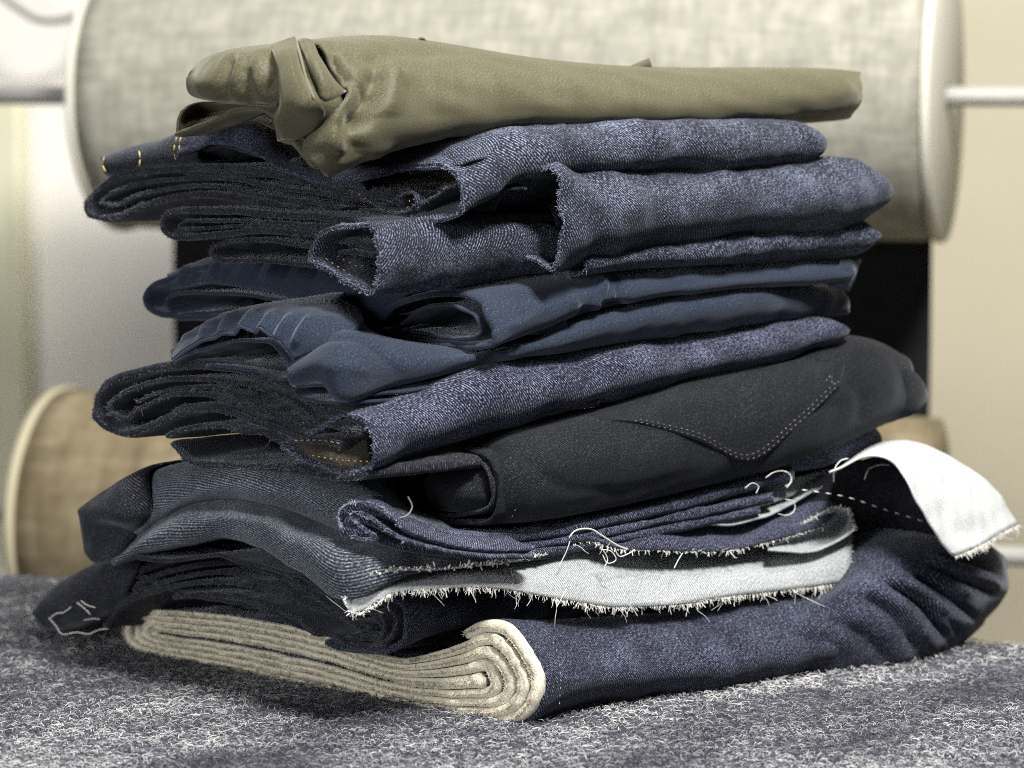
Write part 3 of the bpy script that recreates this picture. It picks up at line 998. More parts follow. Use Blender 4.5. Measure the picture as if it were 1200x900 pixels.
inner(C, [(152, 652), (200, 634), (260, 616), (330, 642), (400, 682), (425, 700), (330, 672), (250, 652), (190, 658)], M['raw_dark'], dr, 0.2, 57)
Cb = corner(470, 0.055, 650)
fold('dark_gap_fill', Cb, [(300, 600), (380, 606), (460, 628), (472, 660), (460, 690), (400, 690), (300, 640)], 6, M['raw_dark'], dr, closed=True,  # added dark core, closes see-through gaps behind the hem with painted shade
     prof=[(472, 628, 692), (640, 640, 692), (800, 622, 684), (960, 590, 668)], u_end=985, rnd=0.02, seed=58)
# white turned-up hem (upper strip and inner return)
o, G = patch('frayed_hem', C, [
    ([(409, 690), (425, 678), (460, 670), (520, 668), (600, 660), (668, 640), (720, 640), (790, 645), (860, 643), (920, 640), (975, 625), (998, 616)], [.004, .002, -.002, -.004, -.006, -.010, -.016, -.018, -.018, -.018, -.016, -.014]),
    ([(404, 700), (425, 688), (458, 678), (520, 674), (600, 670), (668, 662), (720, 664), (790, 668), (860, 664), (920, 656), (975, 644), (998, 640)], [.006, .003, .001, .002, .003, .003, .002, .001, .002, .002, .004, .004]),
    ([(404, 708), (422, 700), (455, 688), (520, 682), (600, 680), (668, 684), (720, 690), (790, 692), (860, 684), (920, 675), (975, 664), (998, 660)], [.010, .007, .007, .009, .011, .013, .014, .014, .014, .014, .014, .013]),
    ([(412, 719), (428, 714), (455, 697), (520, 690), (600, 692), (668, 704), (720, 711), (790, 708), (860, 698), (920, 691), (975, 684), (999, 680)], [.012, .010, .010, .012, .014, .017, .019, .019, .018, .018, .017, .015])],
    M['hem_back'], dr, th=0.0013, amp=0.0009, freq=16, seed=44)
HEM = G
fringe('frayed_edge', G[-1], (0.0, -0.25, -1.0), 900, 0.0044, M['cream_thread'], dr, rad=0.00019, spread=0.42, seed=45)
fringe('loose_yarn', G[-1], (0.2, -0.4, -0.8), 70, 0.011, M['cream_thread'], dr, rad=0.00015, spread=0.9, curl=1.0, seed=145)
fringe('frayed_edge', G[:, -1], (0.8, 0.3, -0.3), 30, 0.004, M['cream_thread'], dr, rad=0.0003, spread=0.4, seed=46)
edge = px_thread(C, [(404, 704), (410, 690), (426, 678), (462, 669), (520, 667), (600, 658), (640, 650)], [.010, .010, .010, .010, .010, .008, .006], n=120)
fringe('frayed_edge', edge, (-0.2, -0.4, 0.8), 420, 0.0030, M['cream_thread'], dr, rad=0.0005, spread=0.8, seed=47)
edge2 = px_thread(C, [(404, 700), (408, 714), (420, 719), (436, 712), (458, 696)], [.014, .014, .014, .014, .013], n=60)
fringe('frayed_edge', edge2, (-0.2, -0.4, -0.5), 110, 0.0026, M['cream_thread'], dr, rad=0.0004, spread=0.8, seed=48)
# denim side of the hem hanging above the white
o, G = patch('hem_face', C, [
    ([(668, 632), (690, 620), (720, 627), (760, 610), (820, 612), (870, 616), (915, 592), (950, 588), (985, 594)], -.014),
    ([(667, 634), (690, 626), (722, 634), (765, 622), (825, 626), (872, 628), (918, 608), (952, 602), (980, 602)], [-.004, -.002, 0, 0, 0, 0, 0, -.002, -.006]),
    ([(666, 636), (690, 630), (724, 640), (768, 634), (828, 638), (870, 638), (915, 622), (945, 614), (972, 608)], [.004, .006, .008, .008, .008, .008, .006, .004, -.002]),
    ([(667, 638), (690, 634), (726, 643), (770, 645), (828, 646), (868, 643), (910, 632), (940, 624), (962, 616)], [.004, .006, .010, .010, .010, .010, .008, .006, 0])],
    M['indigo'], dr, th=0.0014, amp=0.0008, seed=49)
fringe('frayed_edge', G[-1], (0.1, -0.4, -0.7), 220, 0.0036, M['cream_thread'], dr, rad=0.0003, spread=0.7, seed=50)
# curled end of the hem at the right
o, G = patch('hem_curl', C, [
    ([(900, 641), (940, 614), (962, 602), (980, 596), (994, 599)], [.004, .004, .002, .002, .004]),
    ([(900, 642), (940, 628), (966, 618), (985, 609), (998, 606)], [.004, -.006, -.010, -.010, -.002]),
    ([(900, 643), (940, 640), (966, 634), (984, 626), (999, 616)], [.008, .002, -.002, -.002, .003]),
    ([(900, 644), (940, 648), (966, 643), (982, 634), (998, 622)], [.014, .014, .012, .011, .010])], M['hem_back'], dr, th=0.0013, amp=0.0006, seed=51)
fringe('frayed_edge', G[0], (0.1, -0.4, 0.6), 70, 0.0026, M['cream_thread'], dr, rad=0.00034, spread=0.7, seed=52)
fringe('frayed_edge', G[:, -1], (0.7, -0.3, 0.1), 36, 0.0028, M['cream_thread'], dr, rad=0.00034, spread=0.7, seed=53)
# pale inside strips above the hem, running to the tail
patch('pale_strip', C, [
    ([(735, 609), (800, 606), (860, 601), (905, 588), (950, 566), (1000, 540)], [-.012, -.012, -.012, -.014, -.018, -.026]),
    ([(742, 611), (800, 609), (862, 606), (908, 594), (955, 572), (1004, 545)], [-.004, -.003, -.003, -.006, -.012, -.022]),
    ([(748, 612), (800, 612), (864, 615), (912, 600), (945, 580), (985, 556)], [.002, .003, .004, .002, -.006, -.018])], M['pale'], dr, th=0.0013, amp=0.0006, seed=54)
patch('pale_strip', C, [
    ([(862, 585), (890, 574), (930, 560), (970, 551), (1010, 538)], [-.012, -.014, -.016, -.02, -.026]),
    ([(866, 590), (892, 584), (930, 572), (968, 560), (1000, 546)], [-.004, -.006, -.010, -.016, -.022]),
    ([(872, 598), (895, 592), (925, 582), (955, 570), (985, 556)], [-.002, -.003, -.006, -.012, -.02])], M['pale'], dr, th=0.0013, amp=0.0006, seed=55)
for p_, o_ in (([(668, 634), (663, 648), (658, 658), (655, 664)], .014), ([(705, 642), (712, 655), (708, 668), (716, 680)], .018),
               ([(720, 642), (726, 652), (738, 648), (744, 644)], .018), ([(704, 644), (716, 646), (722, 656), (712, 660), (706, 650)], .018),
               ([(800, 648), (795, 656), (790, 666)], .018), ([(735, 706), (742, 714), (747, 722)], .022), ([(920, 585), (930, 588), (931, 598), (922, 604), (912, 602)], .006),
               ([(664, 690), (656, 705), (652, 712)], .02)):
    threads('loose_thread', [px_thread(C, p_, o_)], 0.0003, M['cream_thread'], dr)
threads('edge_cord', [px_thread(C, [(667, 630), (674, 622), (692, 620), (706, 628), (730, 642), (756, 645)], .010)], 0.0005, M['cream_thread'], dr)

# ---- thin indigo cloth with a rolled edge
C = corner(440, -0.018, 610)
re_ = thing('folded_denim', (C[0], C[1] + 0.1, z_at(440, 632, C[1])), 'thin indigo denim with a curled double edge between the black jeans and the frayed hem', 'folded fabric')
fold('curled_edge', C, [(470, 620), (452, 600), (430, 590), (410, 590), (398, 599), (397, 611), (404, 622), (422, 630), (440, 631), (425, 618), (412, 606), (414, 601), (432, 606), (455, 622), (476, 634)],
     5, M['indigo'], re_, prof=[(440, 586, 632), (470, 605, 641), (500, 618, 646), (560, 627, 650), (640, 622, 645)], u_end=600, rnd=0.01, seed=60, amp=0.0004, bulge=0.2)
CURL = [(470, 612), (452, 600), (430, 590), (410, 590), (398, 599), (397, 611), (404, 622), (422, 630), (440, 631), (425, 618), (412, 606), (414, 601), (432, 606), (455, 620), (476, 632)]
ce = px_thread(C, CURL, .001, n=140)
fringe('frayed_edge', ce, (-0.2, -0.8, 0.1), 500, 0.0020, M['pale_fuzz'], re_, rad=0.0002, spread=0.8, seed=59)
threads('edge_cord', [ce], 0.0005, M['denim_fuzz'], re_)
for i, rows in enumerate((
    ([(405, 592), (432, 588), (462, 604), (500, 618), (560, 627), (640, 620), (720, 603), (800, 585), (870, 566), (928, 550)], 11),
    ([(404, 606), (432, 604), (464, 620), (502, 632), (560, 637), (640, 632), (720, 617), (800, 600), (866, 586), (905, 578)], 10),
    ([(400, 618), (432, 622), (466, 634), (504, 640), (560, 645), (640, 642), (720, 628), (800, 612), (850, 602), (890, 592)], 9))):
    pts, hh = rows
    up = [(u, v - 1) for u, v in pts]
    patch('rolled_edge', C, [('back', 0.05, 0.0), (up, -.006), ([(u, v + hh * .25) for u, v in pts], -.001 + .001 * i), ([(u, v + hh * .55) for u, v in pts], .001 * i),
                             ([(u, v + hh) for u, v in pts], -.004 + .001 * i), ('back', 0.05, 0.0)], M['indigo'], re_, amp=0.0006, freq=30, seed=61 + i, th=0.0014)
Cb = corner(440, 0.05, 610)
fold('dark_gap_fill', Cb, [(300, 572), (380, 580), (436, 598), (440, 620), (430, 640), (330, 604)], 6, M['raw_dark'], re_, closed=True,  # added dark core standing in for shade behind the rolled edges
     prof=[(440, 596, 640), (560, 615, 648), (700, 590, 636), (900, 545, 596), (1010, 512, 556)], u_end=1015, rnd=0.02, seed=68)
patch('folded_end', C, [
    ('back', 0.08, 0.0),
    ([(760, 560), (850, 545), (930, 524), (990, 508), (1022, 502), (1030, 508)], [-.02, -.018, -.016, -.018, -.024, -.036]),
    ([(760, 572), (850, 556), (930, 536), (990, 522), (1020, 514), (1032, 516)], [-.012, -.010, -.008, -.010, -.018, -.034]),
    ([(760, 590), (850, 572), (930, 551), (985, 538), (1015, 530), (1028, 526)], [-.016, -.014, -.012, -.014, -.022, -.036]),
    ('back', 0.08, 0.0)], M['indigo'], re_, amp=0.001, seed=65)
for p_ in ([(897, 560), (908, 553), (922, 553), (928, 562), (922, 572)], [(873, 572), (882, 566), (889, 570), (886, 578)], [(918, 552), (926, 556), (926, 566), (920, 570)]):
    threads('loose_thread', [px_thread(C, p_, .006)], 0.0003, M['cream_thread'], re_)
threads('loose_thread', [px_thread(C, [(478, 582), (483, 594), (477, 604), (468, 607)], .012)], 0.0004, M['grey_thread'], re_)

# ---- black jeans with the stitched patch pocket
C = corner(588, 0.006, 560)
bj = thing('folded_jeans', (C[0], C[1] + 0.1, z_at(588, 612, C[1])), 'black jeans with a stitched V-bottom patch pocket facing outward, fifth garment from the top', 'jeans')
o, G = patch('leg_panel', C, [
    ('back', 0.13, 0.0),
    ([(555, 526), (600, 514), (700, 484), (800, 456), (900, 430), (985, 407), (1030, 404), (1062, 420)], [-.020, -.014, -.012, -.012, -.012, -.014, -.02, -.034]),
    ([(566, 530), (605, 524), (700, 497), (800, 472), (900, 446), (985, 424), (1036, 422), (1070, 440)], [-.010, -.004, -.003, -.003, -.003, -.004, -.010, -.028]),
    ([(578, 550), (615, 548), (700, 527), (800, 505), (900, 480), (985, 457), (1040, 448), (1072, 458)], [-.001, .004, .005, .005, .005, .004, -.004, -.022]),
    ([(584, 580), (622, 582), (705, 562), (805, 540), (900, 516), (985, 492), (1038, 474), (1070, 472)], [.001, .006, .006, .006, .006, .004, -.004, -.022]),
    ([(585, 604), (622, 603), (710, 586), (805, 565), (900, 541), (980, 516), (1032, 494), (1064, 482)], [-.002, 0, 0, 0, 0, -.002, -.010, -.026]),
    ([(580, 612), (620, 610), (712, 594), (805, 573), (898, 549), (976, 523), (1026, 500), (1058, 487)], [-.010, -.008, -.008, -.008, -.008, -.010, -.018, -.032]),
    ('back', 0.13, 0.0)], M['black'], bj, amp=0.0007, freq=10, seed=70, step=0.002, creases=[([(600, 560), (700, 545), (800, 530)], 25, 0.0015), ([(620, 545), (660, 570), (740, 574)], 7, -0.0014), ([(640, 600), (730, 578), (830, 548)], 8, -0.0013), ([(905, 452), (965, 476), (1035, 462)], 8, -0.0014), ([(985, 440), (1010, 468), (1000, 500)], 8, -0.0016), ([(610, 530), (630, 555), (626, 585)], 6, -0.0014)])
patch('patch_pocket', C, [
    ([(690, 486), (760, 466), (820, 450), (880, 436), (940, 420), (992, 408)], [-.014, -.012, -.012, -.010, -.012, -.014]),
    ([(695, 489), (760, 480), (822, 468), (880, 456), (938, 440), (990, 426)], [-.009, -.0025, .0002, .0002, .001, -.002]),
    ([(700, 490), (760, 490), (822, 496), (880, 492), (936, 470), (986, 442)], [-.0072, .0012, .0065, .0072, .0068, .0024]),
    ([(702, 492), (760, 497), (822, 517), (879, 541), (934, 500), (984, 452)], [-.0056, .0034, .0077, .0048, .0080, .0052])], M['black'], bj, th=0.0013, amp=0.0001, seed=71)
for line in ([(750, 491), (820, 508), (876, 533), (932, 492), (978, 449)], [(744, 493), (820, 513), (878, 538), (935, 496), (982, 452)]):
    stitch_row('stitching', C, line, [.003, .0086, .0072, .0088, .0055], M['grey_thread'], bj, dash=4, gap=3, rad=0.00036)
stitch_row('bar_tack', C, [(968, 446), (974, 440), (976, 450), (985, 446)], .0095, M['grey_thread'], bj, dash=4, gap=1, rad=0.0005)
patch('rear_leg', C, [
    ('back', 0.08, 0.0),
    ([(1040, 432), (1062, 432), (1078, 444), (1085, 458)], [-.02, -.02, -.028, -.04]),
    ([(1040, 462), (1062, 460), (1079, 462), (1086, 466)], [-.016, -.015, -.024, -.04]),
    ([(1036, 494), (1058, 488), (1074, 480), (1083, 474)], [-.022, -.022, -.03, -.042]),
    ('back', 0.08, 0.0)], M['black'], bj, seed=72)
stitch_row('hem_stitch', C, [(1056, 424), (1066, 440), (1070, 460), (1064, 482)], -.0165, M['grey_thread'], bj, dash=3, gap=4, rad=0.0003)
fold('hem_loop', C, [(470, 545), (490, 534), (530, 528), (566, 532), (580, 555), (584, 590), (575, 610), (530, 612), (490, 606), (474, 585)], 5, M['black'], bj, closed=False, length=0.05, rnd=0, seed=73)
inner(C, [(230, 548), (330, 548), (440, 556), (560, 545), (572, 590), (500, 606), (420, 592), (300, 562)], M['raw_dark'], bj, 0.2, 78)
patch('inner_leg', C, [
    ([(500, 566), (515, 552), (540, 544), (562, 544), (578, 552)], [-.012, -.008, -.006, -.008, -.014]),
    ([(501, 576), (517, 566), (541, 560), (564, 562), (580, 575)], [-.004, .002, .004, .001, -.006]),
    ([(503, 586), (520, 584), (542, 582), (564, 582), (580, 590)], [-.004, .004, .006, .003, -.006]),
    ([(508, 596), (522, 600), (544, 601), (564, 600), (576, 599)], [-.010, -.004, -.002, -.004, -.010])], M['black'], bj, seed=74, label='rolled grey-black leg end inside the opening', creases=[([(520, 566), (545, 560), (578, 578)], 4, -0.003)])
stitch_row('hem_stitch', C, [(600, 606), (608, 585), (606, 556), (596, 532)], .003, M['grey_thread'], bj, dash=3, gap=5, rad=0.0003)

# ---- dark jeans with the thick rounded fold at the left
C = corner(440, -0.018, 510)
dj = thing('folded_jeans', (C[0], C[1] + 0.1, z_at(440, 556, C[1])), 'blue speckled jeans whose dark thick fold juts left and shows a yellow stitched lining', 'jeans')
fold('leg', C, [(330, 520), (380, 498), (398, 488), (420, 487), (434, 500), (438, 530), (430, 550), (400, 550), (360, 540), (330, 528)], 6, M['indigo'], dj,
     prof=[(440, 480, 556), (480, 466, 549), (560, 438, 523), (620, 419, 506), (700, 408, 483), (800, 396, 458), (900, 383, 432), (980, 370, 412), (1012, 370, 405)],
     u_end=1014, rnd=0.025, seed=80, amp=0.0018, freq=12)
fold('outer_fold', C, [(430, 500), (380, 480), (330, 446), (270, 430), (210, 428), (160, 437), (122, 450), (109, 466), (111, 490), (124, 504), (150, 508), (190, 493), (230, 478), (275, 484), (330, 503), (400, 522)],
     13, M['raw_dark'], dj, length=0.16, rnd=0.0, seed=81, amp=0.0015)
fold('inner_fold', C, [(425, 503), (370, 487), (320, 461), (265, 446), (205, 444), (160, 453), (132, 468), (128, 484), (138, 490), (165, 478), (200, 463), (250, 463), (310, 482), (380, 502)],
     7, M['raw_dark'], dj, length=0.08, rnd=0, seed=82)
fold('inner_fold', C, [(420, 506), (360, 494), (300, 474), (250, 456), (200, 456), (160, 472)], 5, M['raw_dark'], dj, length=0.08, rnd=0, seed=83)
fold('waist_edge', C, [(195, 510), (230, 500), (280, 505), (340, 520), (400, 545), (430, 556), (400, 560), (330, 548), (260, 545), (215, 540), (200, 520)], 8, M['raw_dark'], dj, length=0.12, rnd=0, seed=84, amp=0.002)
patch('pocket_lining', C, [
    ([(345, 516), (375, 514), (405, 516), (432, 520)], [-.004, -.004, -.008, -.014]),
    ([(352, 524), (380, 525), (408, 528), (434, 530)], [.002, .002, -.003, -.010]),
    ([(362, 534), (388, 538), (412, 541), (436, 542)], [.004, .005, .001, -.006]),
    ([(380, 545), (398, 549), (416, 551), (434, 551)], [.002, .004, 0, -.006])], M['lining'], dj, seed=85, th=0.001)
stitch_row('lining_stitch', C, [(366, 534), (390, 538), (412, 540), (434, 541)], .006, M['tan_thread'], dj, dash=4, gap=3, rad=0.0004)
stitch_row('lining_stitch', C, [(345, 516), (375, 516), (400, 520)], .002, M['tan_thread'], dj, dash=5, gap=2, rad=0.00025)

# ---- lower pair of gathered navy twill trousers
C = corner(400, -0.006, 440)
n2 = thing('folded_trousers', (C[0], C[1] + 0.1, z_at(400, 470, C[1])), 'navy twill trousers with a gathered elastic edge arched over the dark rounded fold', 'trousers')
patch('leg', C, [
    ('back', 0.12, 0.0),
    ([(342, 420), (374, 396), (410, 388), (455, 400), (520, 410), (580, 412), (640, 392), (700, 368), (800, 346), (900, 336), (985, 340)], [-.010, -.012, -.012, -.012, -.010, -.004, .001, .003, .003, .001, -.014]),
    ([(338, 428), (370, 408), (410, 398), (455, 408), (520, 417), (580, 416), (640, 398), (700, 374), (800, 353), (900, 342), (990, 345)], [-.002, -.001, 0, -.003, 0, .005, .010, .012, .012, .010, -.010]),
    ([(337, 438), (368, 426), (405, 420), (455, 424), (520, 424), (600, 409), (650, 401), (700, 385), (800, 366), (900, 353), (994, 352)], [.003, .006, .007, .003, .004, .009, .014, .016, .016, .014, -.008]),
    ([(340, 447), (372, 438), (402, 448), (450, 440), (520, 430), (600, 413), (650, 408), (700, 396), (800, 380), (900, 367), (994, 361)], [.002, .004, .008, .003, .003, .007, .011, .013, .013, .011, -.010]),
    ([(344, 450), (376, 446), (400, 467), (450, 452), (520, 436), (600, 417), (650, 412), (700, 403), (800, 388), (900, 375), (992, 366)], [-.002, 0, .006, 0, -.001, 0, .003, .004, .004, .002, -.018]),
    ('back', .12, 0.0)], M['navy'], n2, th=0.003, amp=0.0007, freq=14, seed=90, step=0.0018, creases=[
        ([(350, 420), (378, 402), (418, 399)], 4, -0.0016), ([(400, 394), (436, 410), (462, 436)], 6, -0.0016), ([(425, 398), (455, 416), (478, 434)], 5, 0.001),
        ([(560, 420), (592, 405), (640, 397)], 5, -0.0014), ([(372, 432), (404, 430), (440, 438)], 5, 0.0012)])
fold('hem_loop', C, [(400, 466), (385, 455), (360, 452), (346, 455), (348, 462), (370, 470), (400, 474)], 4, M['navy'], n2, length=0.08, rnd=0, seed=91)
ga = [([(u, 362 + abs(u - 290) * .12), (u - 12, 376 + abs(u - 290) * .12), (u - 22, 392 + abs(u - 290) * .2)], 3.4, (-1) ** i * 0.0026) for i, u in enumerate(range(236, 372, 11))]
o, G = patch('elastic_edge', C, [
    ('back', 0.06, 0.004),
    ([(206, 410), (232, 386), (270, 368), (320, 361), (370, 368), (420, 386)], [-.03, -.024, -.018, -.014, -.014, -.012]),
    ([(204, 418), (232, 394), (270, 378), (318, 372), (356, 384), (392, 402)], [-.012, -.008, -.004, -.002, -.002, -.004]),
    ([(204, 424), (235, 401), (270, 389), (304, 386), (326, 398), (345, 420)], [-.004, 0, .003, .004, .004, .002])], M['navy'], n2, th=0.0026, amp=0.0007, seed=92, step=0.0015, creases=ga)
threads('edge_cord', [G[-1] + np.array([0, -.0004, -.0004])], 0.0011, M['navy'], n2)
fold('inner_fold', C, [(205, 425), (230, 412), (270, 400), (310, 402), (335, 425), (345, 445), (300, 436), (240, 428)], 4, M['navy'], n2, length=0.06, rnd=0, seed=93)

# ---- upper pair of navy twill trousers
C = corner(578, 0.010, 380)
n1 = thing('folded_trousers', (C[0], C[1] + 0.1, z_at(578, 412, C[1])), 'navy twill trousers with an open rolled hem at the corner, third garment from the top', 'trousers')
fold('leg', C, [(440, 372), (458, 360), (490, 348), (530, 345), (560, 355), (574, 378), (577, 402), (560, 407), (520, 406), (480, 404), (460, 392)], 8, M['navy'], n1,
     prof=[(578, 343, 412), (640, 329, 393), (700, 322, 369), (760, 318, 353), (850, 312, 340), (950, 306, 334), (1004, 303, 330)], u_end=1006, rnd=0.008, rpow=0.25,
     seed=100, step=0.0016, px_step=2.5, amp=0.0007, freq=12, creases=[([(770, 340), (850, 326), (930, 322)], 6, -0.0018), ([(600, 352), (640, 350), (680, 338)], 6, -0.0015), ([(590, 385), (612, 378), (640, 360)], 5, 0.0015), ([(640, 392), (690, 360), (720, 335)], 7, -0.004), ([(690, 365), (705, 345), (700, 325)], 6, 0.0035), ([(700, 360), (725, 350), (722, 330)], 5, -0.004), ([(660, 345), (672, 365), (664, 385)], 7, 0.002)])
fold('inner_roll', C, [(470, 378), (490, 362), (530, 358), (556, 372), (562, 392), (540, 396), (500, 392), (480, 388)], 4, M['navy'], n1, length=0.06, rnd=0, seed=101)
patch('cut_end', C, [
    ([(985, 306), (1000, 305), (1011, 304)], [-.006, -.007, -.012]),
    ([(978, 322), (994, 322), (1005, 322)], [-.001, -.002, -.010]),
    ([(972, 338), (986, 340), (995, 342)], [-.004, -.006, -.012])], M['navy'], n1, seed=102, th=0.0012)
ga = [([(u, 300), (u - 6, 315), (u - 14, 331)], 3.6, (-1) ** i * 0.0026) for i, u in enumerate(range(226, 400, 17))]
o, G = patch('elastic_edge', C, [
    ('back', 0.07, 0.003),
    ([(200, 322), (240, 306), (300, 296), (360, 300), (420, 322), (480, 345)], [-.020, -.018, -.016, -.014, -.014, -.014]),
    ([(200, 330), (240, 318), (296, 312), (352, 322), (410, 344), (465, 360)], [-.004, -.002, -.001, -.001, -.002, -.004]),
    ([(202, 338), (242, 331), (290, 334), (342, 347), (400, 361), (452, 373)], [.003, .005, .006, .006, .004, .002])], M['navy'], n1, th=0.0026, amp=0.0008, seed=103, step=0.0015, creases=ga)
threads('edge_cord', [G[-1] + np.array([0, -.0004, -.0004])], 0.0009, M['navy'], n1)
fold('outer_fold', C, [(300, 312), (240, 314), (204, 326), (174, 344), (173, 358), (200, 370), (250, 372), (330, 374), (440, 380)], 9, M['navy'], n1, length=0.12, rnd=0, seed=104)
fold('inner_fold', C, [(440, 374), (380, 364), (300, 348), (250, 343), (214, 344), (198, 354), (205, 365), (235, 367), (300, 362), (400, 372)], 5, M['navy'], n1, length=0.06, rnd=0, seed=105)

# ---- blue speckled jeans in two lobes
C = corner(652, 0.012, 260)
b2 = thing('folded_jeans', (C[0], C[1] + 0.1, z_at(652, 322, C[1])), 'blue speckled jeans bulging in two rounded folds at right, just above the navy twill trousers', 'jeans')
fold('upper_leg', C, [(560, 250), (590, 225), (620, 205), (640, 198), (650, 206), (653, 240), (652, 290), (645, 314), (620, 306), (590, 290)], 6, M['indigo_grey'], b2,
     prof=[(654, 196, 318), (700, 193, 320), (760, 198, 311), (850, 201, 289), (950, 193, 272), (1030, 190, 263), (1066, 200, 250)], u_end=1068, rnd=0.03, seed=110, amp=0.0024, freq=10,
     creases=[([(700, 300), (800, 280), (900, 262)], 16, -0.002)])
patch('dark_gap_fill', C, [  # added dark sheet that makes the hole between the legs read black
    ([(540, 226), (600, 222), (660, 220), (720, 220)], -.05), ([(540, 262), (600, 262), (660, 262), (720, 262)], -.05),
    ([(540, 300), (600, 300), (660, 300), (720, 300)], -.05)], M['raw_dark'], b2, seed=119)
C2 = corner(690, 0.030, 300)
fold('lower_leg', C2, [(640, 306), (665, 300), (684, 303), (688, 312), (680, 320), (650, 322)], 6, M['indigo_grey'], b2,
     prof=[(690, 298, 324), (760, 290, 316), (850, 280, 311), (950, 262, 307), (1010, 254, 303), (1048, 256, 296)], u_end=1050, rnd=0.018, seed=111, amp=0.0012)
C3 = corner(444, -0.006, 300)
fold('cuff_leg', C3, [(440, 266), (415, 265), (388, 271), (370, 284), (367, 298), (378, 308), (395, 318), (415, 332), (438, 343), (443, 320), (444, 290)], 7, M['indigo_grey'], b2, closed=True,
     prof=[(445, 263, 347), (500, 260, 344), (560, 258, 337), (640, 262, 322), (700, 268, 318)], u_end=690, rnd=0.02, seed=112, amp=0.0014)
stitch_row('lining_stitch', C3, [(382, 303), (392, 310), (402, 316), (415, 326)], .002, M['tan_thread'], b2, dash=4, gap=4, rad=0.0003)
stitch_row('lining_stitch', C3, [(395, 300), (408, 307), (420, 312), (432, 308)], -.003, M['tan_thread'], b2, dash=4, gap=4, rad=0.00025)
C4 = corner(444, 0.016, 300)
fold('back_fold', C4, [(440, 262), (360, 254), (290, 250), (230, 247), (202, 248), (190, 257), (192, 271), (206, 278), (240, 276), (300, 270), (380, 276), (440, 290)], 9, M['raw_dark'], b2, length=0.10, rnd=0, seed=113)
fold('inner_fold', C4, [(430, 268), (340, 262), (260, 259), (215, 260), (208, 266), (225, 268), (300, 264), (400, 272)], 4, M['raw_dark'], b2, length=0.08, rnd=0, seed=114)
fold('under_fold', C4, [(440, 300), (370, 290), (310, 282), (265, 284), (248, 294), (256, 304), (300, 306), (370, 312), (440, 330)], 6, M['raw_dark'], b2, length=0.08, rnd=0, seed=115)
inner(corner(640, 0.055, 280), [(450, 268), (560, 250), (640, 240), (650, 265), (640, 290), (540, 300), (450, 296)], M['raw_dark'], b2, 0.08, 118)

# ---- dark jeans with waistband, just under the olive pair
C = corner(543, 0.0, 230)
b1 = thing('folded_jeans', (C[0], C[1] + 0.1, z_at(543, 260, C[1])), 'dark indigo jeans with tan seam stitches on the waistband, directly under the olive trousers', 'jeans')
fold('leg', C, [(360, 214), (420, 207), (470, 197), (515, 193), (536, 202), (543, 225), (541, 246), (526, 256), (480, 258), (420, 257)], 7, M['indigo_grey'], b1,
     prof=[(544, 192, 260), (580, 172, 242), (620, 153, 226), (700, 146, 209), (800, 142, 205), (900, 141, 201), (950, 142, 196), (978, 148, 186)], u_end=980, rnd=0.022, seed=120, amp=0.0016)
patch('leg_top', C, [
    ([(380, 206), (430, 186), (480, 170), (530, 156), (600, 147), (660, 143)], [-.03, -.034, -.036, -.036, -.034, -.03]),
    ([(384, 213), (432, 196), (482, 182), (532, 170), (600, 160), (660, 153)], [-.012, -.014, -.015, -.015, -.014, -.016]),
    ([(390, 221), (434, 210), (482, 199), (526, 194), (575, 184), (630, 172)], [.001, .002, .002, .001, -.004, -.014])], M['indigo_grey'], b1, seed=129)
fold('pocket_bag', C, [(395, 222), (425, 232), (445, 240), (462, 230), (478, 226), (488, 236), (478, 246), (455, 250), (420, 246)], 4, M['indigo_dark'], b1, length=0.05, rnd=0, seed=121)
fold('pocket_bag', C, [(490, 248), (500, 232), (520, 220), (532, 222)], 4, M['raw_dark'], b1, length=0.05, rnd=0, seed=122)
stitch_row('pocket_stitch', C, [(420, 228), (436, 238), (448, 246), (466, 248), (480, 240), (478, 230)], .003, M['tan_thread'], b1, dash=4, gap=4, rad=0.00035)
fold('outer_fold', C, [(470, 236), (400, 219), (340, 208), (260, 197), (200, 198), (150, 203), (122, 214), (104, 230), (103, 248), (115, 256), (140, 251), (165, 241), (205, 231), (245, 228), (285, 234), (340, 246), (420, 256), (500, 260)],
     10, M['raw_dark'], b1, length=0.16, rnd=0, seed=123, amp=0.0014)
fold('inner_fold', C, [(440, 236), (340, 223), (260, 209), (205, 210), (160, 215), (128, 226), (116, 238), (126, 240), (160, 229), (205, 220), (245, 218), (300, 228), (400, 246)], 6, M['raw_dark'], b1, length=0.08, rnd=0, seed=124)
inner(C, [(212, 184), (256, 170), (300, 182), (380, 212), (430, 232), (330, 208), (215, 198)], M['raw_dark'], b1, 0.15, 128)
patch('waistband', C, [
    ('back', 0.05, 0.0),
    ([(122, 184), (148, 175), (178, 168), (207, 160), (230, 156)], [-.008, -.006, -.005, -.004, -.006]),
    ([(121, 192), (148, 185), (178, 179), (207, 172), (232, 168)], [.001, .003, .003, .003, .002]),
    ([(124, 204), (150, 197), (180, 193), (208, 189), (232, 186)], [-.002, .001, .002, .002, .001]),
    ('back', 0.05, 0.0)], M['raw_dark'], b1, seed=125)
for line in ([(122, 184), (120, 192), (125, 204)], [(163, 177), (164, 186), (163, 196)], [(207, 160), (204, 174), (206, 188)], [(212, 160), (210, 172), (212, 184)]):
    stitch_row('seam_stitch', C, line, .0045, M['tan_thread'], b1, dash=9, gap=1, rad=0.0005)
